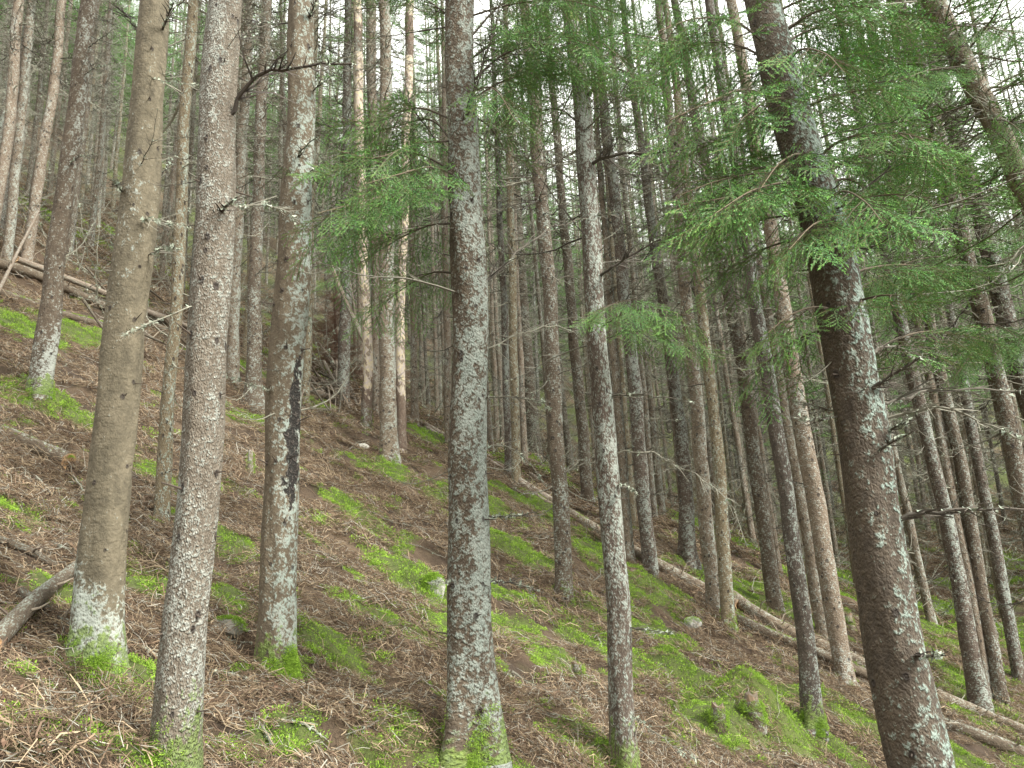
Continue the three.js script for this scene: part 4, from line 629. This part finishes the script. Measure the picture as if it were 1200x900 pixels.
fallen('fallen_log', 'thick brown log on top of the pile on the upper slope', [[-30, 312, 0.1], [40, 332, 0.1], [110, 362, 0.08], [210, 398]], 0.1, 0.075, logBark, { stubs: 12, stubLen: 0.35 });
fallen('fallen_log', 'mossy log lowest in the pile on the upper slope', [[-30, 336], [60, 368], [130, 388], [225, 420]], 0.075, 0.06, logBark, { stubs: 8, moss: 90 });
fallen('fallen_log', 'thin grey log crossing the upper pile', [[20, 318, 0.2], [110, 352, 0.2], [200, 384, 0.1], [270, 400]], 0.06, 0.05, paleBark, { stubs: 10, stubLen: 0.35 });
fallen('fallen_log', 'pale slim log at the end of the upper pile', [[165, 372, 0.15], [215, 388, 0.1], [262, 408]], 0.055, 0.05, paleBark, { stubs: 5 });
fallen('fallen_log', 'brown log with a mossy broken end on bare litter', [[-40, 498], [10, 515], [55, 535], [78, 546]], 0.06, 0.085, logBark, { stubs: 4, moss: 60 });
fallen('broken_log', 'thick barkless log propped up with an orange snapped end', [[-12, 772, 0.02], [40, 728, 0.08], [86, 694, 0.12]], 0.052, 0.038, logBark, { stubs: 3, stubLen: 0.06, cat: 'log' });
fallen('broken_log', 'short dark log crossing under the propped broken one', [[22, 705, 0.03], [55, 722, 0], [84, 745, 0]], 0.032, 0.04, logBark, { stubs: 2, stubLen: 0.06, cat: 'log' });
fallen('broken_log', 'dead branch lying above the crossed broken logs', [[-10, 635], [30, 648], [65, 668]], 0.03, 0.022, logBark, { stubs: 5, cat: 'log' });
fallen('fallen_log', 'white weathered log beneath the brown dead brush', [[362, 462, 0.05], [385, 470, 0.03], [412, 480]], 0.08, 0.06, paleBark, { stubs: 4 });
fallen('fallen_log', 'grey log behind the white weathered one', [[360, 448, 0.1], [400, 464, 0.1], [422, 472]], 0.06, 0.05, paleBark, { stubs: 4 });
{ // a tangle of windfall between the wounded trunk and the stripped one
  const r = RNG(9900); for (let k = 0; k < 26; k++) { const x = 340 + 95 * r(), y = 440 + 36 * r(), dx = (r() - 0.35) * 70, dy = 8 + 22 * r(); fallen('windfall_stick', 'thin pale stick in the windfall tangle below the brown dead brush', [[x, y, 0.1 + 0.7 * r()], [x + dx * 0.5, y + dy * 0.5, 0.15 + 0.2 * r()], [x + dx, y + dy, 0.03]], 0.018 + 0.022 * r(), 0.012, r() < 0.75 ? paleBark : logBark, { stubs: 4, stubLen: 0.25, cat: 'stick', group: 'windfall tangle' }); }
}
fallen('fallen_pole', 'thin pale pole leaning against the peeled trunk', [[366, 435, 0.9], [395, 455, 0.5], [424, 478, 0.03]], 0.035, 0.04, paleBark, { stubs: 3, cat: 'pole' });
fallen('fallen_pole', 'second pale pole next to the leaning one', [[378, 442, 0.6], [400, 458, 0.35], [420, 480, 0.03]], 0.035, 0.04, paleBark, { stubs: 3, cat: 'pole' });
{ const r = RNG(9950); for (let k = 0; k < 12; k++) { const x = 60 + 190 * r(), y = 330 + 70 * r() + x * 0.12, dx = 30 + 60 * r(); fallen('windfall_stick', 'thin dead stem in the brush around the upper log pile', [[x, y, 0.15 + 0.5 * r()], [x + dx * 0.5, y + dx * 0.2, 0.2], [x + dx, y + dx * 0.4, 0.05]], 0.016 + 0.016 * r(), 0.01, r() < 0.5 ? paleBark : logBark, { stubs: 6, stubLen: 0.35, cat: 'stick', group: 'windfall by the log pile' }); } }
fallen('fallen_pole', 'whitish pole on the edge of the slope behind the stout spruce', [[478, 484, 0.05], [505, 506], [532, 522]], 0.05, 0.05, paleBark, { stubs: 4, cat: 'pole' });
fallen('fallen_pole', 'whitish pole between the stout spruce and thin grey stems', [[568, 536, 0.05], [585, 546], [602, 553]], 0.05, 0.04, paleBark, { stubs: 3, cat: 'pole' });
fallen('fallen_pole', 'whitish pole lying behind the straight spruce with mossy foot', [[622, 562, 0.1], [650, 580, 0.08], [702, 602]], 0.04, 0.035, paleBark, { stubs: 5, cat: 'pole' });
fallen('fallen_pole', 'slanting grey pole above the long log', [[612, 572, 0.06], [640, 590], [668, 600]], 0.05, 0.04, paleBark, { stubs: 5, cat: 'pole' });
fallen('fallen_pole', 'pale thin dead stem leaning over the log pile', [[-6, 356, 0.1], [18, 336, 0.8], [36, 322, 1.4]], 0.03, 0.018, paleBark, { stubs: 6, cat: 'pole', stubLen: 0.2 });
{ // the broken limb resting on the stripped trunk
  const t = T.p0, a = atS(388, 312, t.s + 0.1), b = atS(405, 352, t.s), c = atS(428, 402, t.s), g = thing('broken_limb', 'pale broken limb hung up against the stripped cream trunk', 'limb'); g.position.copy(c);
  part('log_bark', logGeo([V(0, 0, 0), b.clone().sub(c), a.clone().sub(c)], 0.06, 0.045, 4).g, paleBark, g); part('broken_end', endCap(a.clone().sub(c), a.clone().sub(b).normalize(), 0.045, 61), M.litter, g);
  part('side_limb', logGeo([b.clone().sub(c).multiplyScalar(0.5), atS(414, 350, t.s - 0.1).sub(c), atS(410, 330, t.s - 0.15).sub(c)], 0.025, 0.015, 9, 8).g, paleBark, g);
}
{ // brown dead brush behind
  const p = hit(384, 452), g = thing('dead_brush', 'rust brown mass of dead twigs beside the dark sided spruce', 'brush'); g.position.copy(p); g.position.z -= 0.6; g.position.y = ground(p.x, -p.z + 0.6);
  const r = RNG(71), s = new Soup(); s.tube([V(0, -0.1, 0), V(0.05, 1.2, 0), V(0, 2.6, 0.1)], [0.05, 0.04, 0.012], 6, [0.1, 0.06, 0.045]); part('stem', s.geo(), M.dead, g);
  const l = [[], [], []]; for (let k = 0; k < 90; k++) { const y = 0.2 + 2.3 * r(), th = r() * TAU, d = V(Math.cos(th), (r() - 0.6) * 0.7, Math.sin(th)).normalize(), z = V(-Math.sin(th), 0, Math.cos(th)), L = (0.35 + 0.5 * r()) * (1.15 - y / 3.2) ; l[k % 3].push(new THREE.Matrix4().makeBasis(d, z.clone().cross(d).negate(), z).scale(V(L, L, L)).setPosition(0, y, 0)); }
  const brown = new THREE.MeshStandardMaterial({ color: new THREE.Color().setRGB(0.19, 0.118, 0.08), roughness: 0.95, side: THREE.DoubleSide }); const bg = boughs.slice(0, 3).map((q) => { const c = q.clone(); c.deleteAttribute('color'); return c; });
  const tw = new THREE.Group(); tw.name = 'dead_twigs'; g.add(tw); l.forEach((q, k) => copies('twigs', bg[k], brown, q, tw));
}
function rock(label, x, y, rx, ry, rz, col, seed, mossy) {
  const p = hit(x, y), g = new THREE.IcosahedronGeometry(1, 5), P = g.attributes.position, v = V(0, 0, 0), C = [];
  const q0 = RNG(seed * 31), planes = []; for (let k = 0; k < 16; k++) planes.push([rdir(q0), 0.62 + 0.3 * q0()]);
  for (let i = 0; i < P.count; i++) { v.fromBufferAttribute(P, i).normalize(); let R = 1.1; for (const [d, h] of planes) { const c = v.dot(d); if (c > 0.05) R = Math.min(R, h / c); } R *= 1 + 0.12 * (vn(v.x * 5 + seed, v.z * 5 + v.y * 4) - 0.5) + 0.05 * (vn(v.x * 15 + seed, v.z * 15 + v.y * 13) - 0.5); v.multiplyScalar(R); const sp = fbm(v.x * 7 + seed, v.y * 7 + v.z * 5, 3); P.setXYZ(i, v.x * rx, v.y * ry, v.z * rz); C.push(...mix3(col, [col[0] * 0.45, col[1] * 0.47, col[2] * 0.4], sstep(0.35, 0.75, sp))); }
  g.setAttribute('color', new THREE.Float32BufferAttribute(C, 3)); g.computeVertexNormals();
  const t = thing('rock', label, 'rock'); t.position.copy(p).add(V(0, ry * 0.35, 0)); part('stone', g, M.litter, t);
  if (mossy) { const r = RNG(seed * 9), l = [[], [], []]; for (let k = 0; k < mossy; k++) { const d = rdir(r); d.y = Math.abs(d.y) * 0.8 + 0.05; d.normalize(); if (d.y < 0.25 && r() < 0.6) continue; const e = 0.84 + 0.1 * r(); l[k % 3].push(orient(V(d.x * rx * e, d.y * ry * e, d.z * rz * e), V(d.x, d.y + 0.6, d.z).normalize(), r, 0.45 + 0.35 * r())); } const m = new THREE.Group(); m.name = 'moss'; t.add(m); l.forEach((q, k) => copies('moss_tufts', tuft[k], M.moss, q, m)); }
}
rock('white rock half sunk in moss uphill of the stout mottled spruce', 508, 700, 0.13, 0.2, 0.1, [0.36, 0.36, 0.31], 3, 150);
rock('grey flat rock with moss between the speckled trunk and the wounded one', 264, 740, 0.13, 0.07, 0.1, [0.26, 0.24, 0.2], 7, 26);
rock('small whitish stone on the litter below the straight spruce', 424, 526, 0.14, 0.07, 0.1, [0.5, 0.48, 0.43], 11, 0);
rock('pale stone on the slope below the whitened foot spruce', 812, 732, 0.14, 0.08, 0.1, [0.42, 0.41, 0.37], 19, 20);
function stump(label, x, y, r, h, mat, lean, mossy) {
  const p = hit(x, y), t = thing('stump', label, 'stump'); t.position.copy(p); const q = RNG(x), tip = V(lean * h, h, 0);
  part('log_bark', logGeo([V(0, -0.1, 0), V(lean * h * 0.5, h * 0.5, 0.01), tip], r * 1.15, r * 0.9, x, 12).g, mat, t); part('broken_end', endCap(tip, V(lean, 1, 0.02).normalize(), r * 0.9, x, true), M.litter, t);
  for (let k = 0; k < 3; k++) { const a = q() * TAU; part('splinter', new Soup().tube([tip.clone().add(V(Math.cos(a) * r * 0.5, -0.02, Math.sin(a) * r * 0.5)), tip.clone().add(V(Math.cos(a) * r * 0.7, h * (0.12 + 0.15 * q()), Math.sin(a) * r * 0.7))], [r * 0.4, 0.003], 4, [0.2, 0.16, 0.115]).geo(), M.litter, t); }
  if (mossy) { const l = [[], [], []]; for (let k = 0; k < mossy; k++) { const a = q() * TAU, yy = h * q() * 0.9; l[k % 3].push(orient(V(Math.cos(a) * r * 1.05 + lean * yy, yy, Math.sin(a) * r * 1.05), V(Math.cos(a), 0.7, Math.sin(a)).normalize(), q, 0.4 + 0.25 * q())); } const m = new THREE.Group(); m.name = 'moss'; t.add(m); l.forEach((z, k) => copies('moss_tufts', tuft[k], M.moss, z, m)); }
}
stump('broken grey stake of a snapped trunk standing in the litter', 294, 556, 0.036, 0.33, paleBark, -0.05, 25);
stump('small dark rotten stump uphill of the slender grey spruce', 676, 796, 0.05, 0.13, logBark, 0.05, 30);
stump('dark mossy stump at the edge of the hump under the thin dark spruce', 842, 852, 0.07, 0.17, logBark, 0.1, 60);
stump('rotten stump on top of the mossy hump', 886, 846, 0.09, 0.2, logBark, -0.15, 90);
stump('low grey stump beyond the long log', 996, 738, 0.08, 0.25, paleBark, 0, 20);
// loose sticks that lie about
{
  const r = RNG(9000), ST = [[475, 812, 400, 822], [600, 790, 660, 808], [655, 800, 700, 830], [695, 735, 718, 790], [455, 845, 405, 880], [300, 805, 245, 795], [735, 745, 790, 745], [610, 685, 650, 740], [560, 785, 600, 800], [860, 880, 930, 895], [800, 650, 830, 680], [330, 850, 385, 880], [320, 880, 290, 850], [205, 700, 190, 740], [90, 860, 40, 810], [240, 740, 295, 765], [85, 560, 115, 600], [40, 560, 75, 600], [430, 600, 500, 625], [440, 700, 395, 720], [640, 620, 655, 660], [690, 690, 730, 640], [600, 830, 680, 850], [790, 830, 850, 890], [160, 760, 205, 790], [830, 760, 880, 800], [700, 860, 770, 880], [535, 665, 470, 640], [880, 700, 905, 660], [960, 740, 1010, 790], [1020, 720, 1055, 745], [1110, 830, 1190, 800], [1180, 880, 1120, 800], [60, 640, 110, 655], [20, 420, 80, 430], [170, 480, 200, 520], [250, 590, 300, 580], [380, 540, 430, 520]];
  for (const [x0, y0, x1, y1] of ST) {
    const a = hit(x0, y0), b = hit(x1, y1), pale = r(); if (a.distanceTo(b) > 3) b.lerp(a, 1 - 3 / a.distanceTo(b)); a.y += 0.025; b.y = ground(b.x, -b.z) + 0.03 + 0.05 * r(); const m = a.clone().lerp(b, 0.5); m.y = ground(m.x, -m.z) + 0.035;
    const L = a.distanceTo(b), o = new THREE.Mesh(deadBranch([V(0, 0, 0), m.sub(a), b.clone().sub(a)], 0.006 + 0.005 * r(), 0.002, r, { pale: 0.35 + 0.5 * pale, twigs: 6, scales: 10, seg: 10, n: 5 }), M.dead);
    o.name = numbered('fallen_stick'); o.position.copy(a); o.castShadow = o.receiveShadow = true; o.userData = { label: 'bare dead stick lying loose on the needle litter', category: 'stick', group: 'sticks on the forest floor' }; scene.add(o);
  }
}
console.log('fallen wood');

// ---------------------------------------------------------------- litter and moss
{
  const r = RNG(9500), tang = [];
  for (let k = 0; k < 8; k++) { // square mats of needles, crooked twigs and bark crumbs; the last three hold more brushwood
    const s = new Soup(), W = 0.19, brush = k > 4;
    for (let i = 0; i < 330; i++) {
      const o = V((r() * 2 - 1) * W, 0.003 + 0.022 * r(), (r() * 2 - 1) * W), t = r() * TAU, l = 0.03 + 0.12 * r() * r(), d = V(Math.cos(t), (r() - 0.35) * 0.8, Math.sin(t)), m = o.clone().addScaledVector(d, l * 0.5).add(V((r() - 0.5) * l * 0.25, 0.006 * r(), (r() - 0.5) * l * 0.25)), e = o.clone().addScaledVector(d, l); e.y = Math.min(e.y, 0.055);
      const v = r(), c = v < 0.66 ? mix3([0.052, 0.034, 0.021], [0.178, 0.119, 0.071], r()) : v < 0.9 ? mix3([0.2, 0.148, 0.09], [0.38, 0.298, 0.188], r()) : mix3([0.2, 0.19, 0.15], [0.4, 0.38, 0.31], r()), w = 0.0011 + 0.0019 * r() * r(); s.tube([o, m, e], [w, w, w * 0.6], 3, c);
    }
    for (let i = 0; i < (brush ? 22 : 6); i++) { const t = r() * TAU, l = 0.1 + 0.4 * r() * r(), p = []; let d = V(Math.cos(t), 0, Math.sin(t)), o = V((r() * 2 - 1) * W, 0.01 + 0.03 * r(), (r() * 2 - 1) * W); for (let j = 0; j < 5; j++) { p.push(o.clone()); d = d.add(V((r() - 0.5) * 0.8, 0, (r() - 0.5) * 0.8)).normalize(); o = o.clone().addScaledVector(d, l / 4); o.y = 0.01 + 0.075 * r() * r(); } const w = 0.0016 + 0.0028 * r() * r(), v = r(), c = v < 0.4 ? mix3([0.1, 0.065, 0.045], [0.2, 0.135, 0.085], r()) : v < 0.75 ? mix3([0.24, 0.175, 0.11], [0.38, 0.295, 0.195], r()) : mix3([0.2, 0.19, 0.15], [0.38, 0.36, 0.3], r()); s.tube(p, [w, w, w * 0.9, w * 0.7, w * 0.4], 3, c); }
    for (let i = 0; i < 50; i++) { const o = V((r() * 2 - 1) * W, 0.015 * r() + 0.006, (r() * 2 - 1) * W), z = 0.006 + 0.014 * r(); s.tri(o, o.clone().addScaledVector(rdir(r), z), o.clone().addScaledVector(rdir(r), z), mix3([0.15, 0.09, 0.058], [0.42, 0.31, 0.2], r() * r())); }
    tang.push(s.geo());
  }
  const L = tang.map(() => []), N = [[], [], []], N2 = [[], [], []];
  const spread = (x0, x1, s0, s1, step, f) => { for (let s = s0; s < s1; s += step) for (let x = x0; x < x1; x += step) f(x + (r() - 0.5) * step * 1.4, s + (r() - 0.5) * step * 1.4); };
  const lay = (x, s, sc) => { if (Math.abs(x) > s * 0.82 + 2) return; const m = moss(x, s); if (m > 0.36 && r() < 0.8) return; L[fbm(x * 0.9, s * 0.9 + 20, 2) + 0.3 * (r() - 0.5) > 0.5 ? 5 + Math.floor(r() * 3) : Math.floor(r() * 5)].push(orient(V(x, ground(x, s) + 0.005, -s), normalAt(x, s), r, sc * (0.8 + 0.5 * r()), 1.1)); };
  spread(-7, 9, 1.6, 9, 0.22, (x, s) => lay(x, s, 0.95)); spread(-12, 12, 9, 17, 0.34, (x, s) => lay(x, s, 1.25)); spread(-24, 24, 17, 40, 0.7, (x, s) => lay(x, s, 2.5));
  const B3 = [[], []]; for (let k = 0; k < 1500; k++) { const s = 14 + 34 * r(), x = (r() * 2 - 1) * (s * 0.75 + 2); if (s < 19 && x > -4) continue; const th = r() * TAU, d = V(Math.cos(th), 0.1 + 0.9 * r(), Math.sin(th)).normalize(), z = V(-Math.sin(th), 0, Math.cos(th)), L = 0.8 + 1.3 * r(); B3[k & 1].push(new THREE.Matrix4().makeBasis(d, z.clone().cross(d).negate(), z).scale(V(L, L * 1.3, L * 1.3)).setPosition(x, ground(x, s), -s)); }
  const gu = new THREE.Group(); gu.name = 'dead_undergrowth'; gu.userData = { kind: 'stuff', label: 'grey dead twigs standing thick between the trunks behind', category: 'undergrowth' }; scene.add(gu);
  B3.forEach((l, k) => copies('twigs', deadProto[[6, 9][k]], M.dead, l, gu));
  const g = new THREE.Group(); g.name = 'needle_litter'; g.userData = { kind: 'stuff', label: 'tangled brown needles and twigs strewn over the slope', category: 'litter' }; scene.add(g);
  L.forEach((l, k) => copies('litter', tang[k], M.litter, l, g));
  const plant = (x, s, sc) => { if (Math.abs(x) > s * 0.82 + 2) return; const m = moss(x, s); if (m < 0.22 || r() > sstep(0.14, 0.5, m)) return; N[Math.floor(r() * 3)].push(orient(V(x, ground(x, s) + 0.012, -s), normalAt(x, s).add(rdir(r).multiplyScalar(0.25)).normalize(), r, sc * (0.65 + 0.6 * r()), 0.8 + 1.1 * r() * r())); };
  spread(-6, 8, 1.6, 9, 0.06, (x, s) => plant(x, s, 0.8)); spread(-10, 12, 9, 18, 0.1, (x, s) => plant(x, s, 1.15)); spread(-18, 22, 18, 32, 0.26, (x, s) => plant(x, s, 2.3));
  const gm = new THREE.Group(); gm.name = 'moss_cover'; gm.userData = { kind: 'stuff', label: 'bright green feathery moss growing in patches over the litter', category: 'moss' }; scene.add(gm);
  N.forEach((l, k) => copies('moss_tufts', tuft[k], M.moss, l, gm));
  console.log('litter', L.reduce((a, l) => a + l.length, 0), 'moss', N.reduce((a, l) => a + l.length, 0));
}

renderer.render(scene, camera);
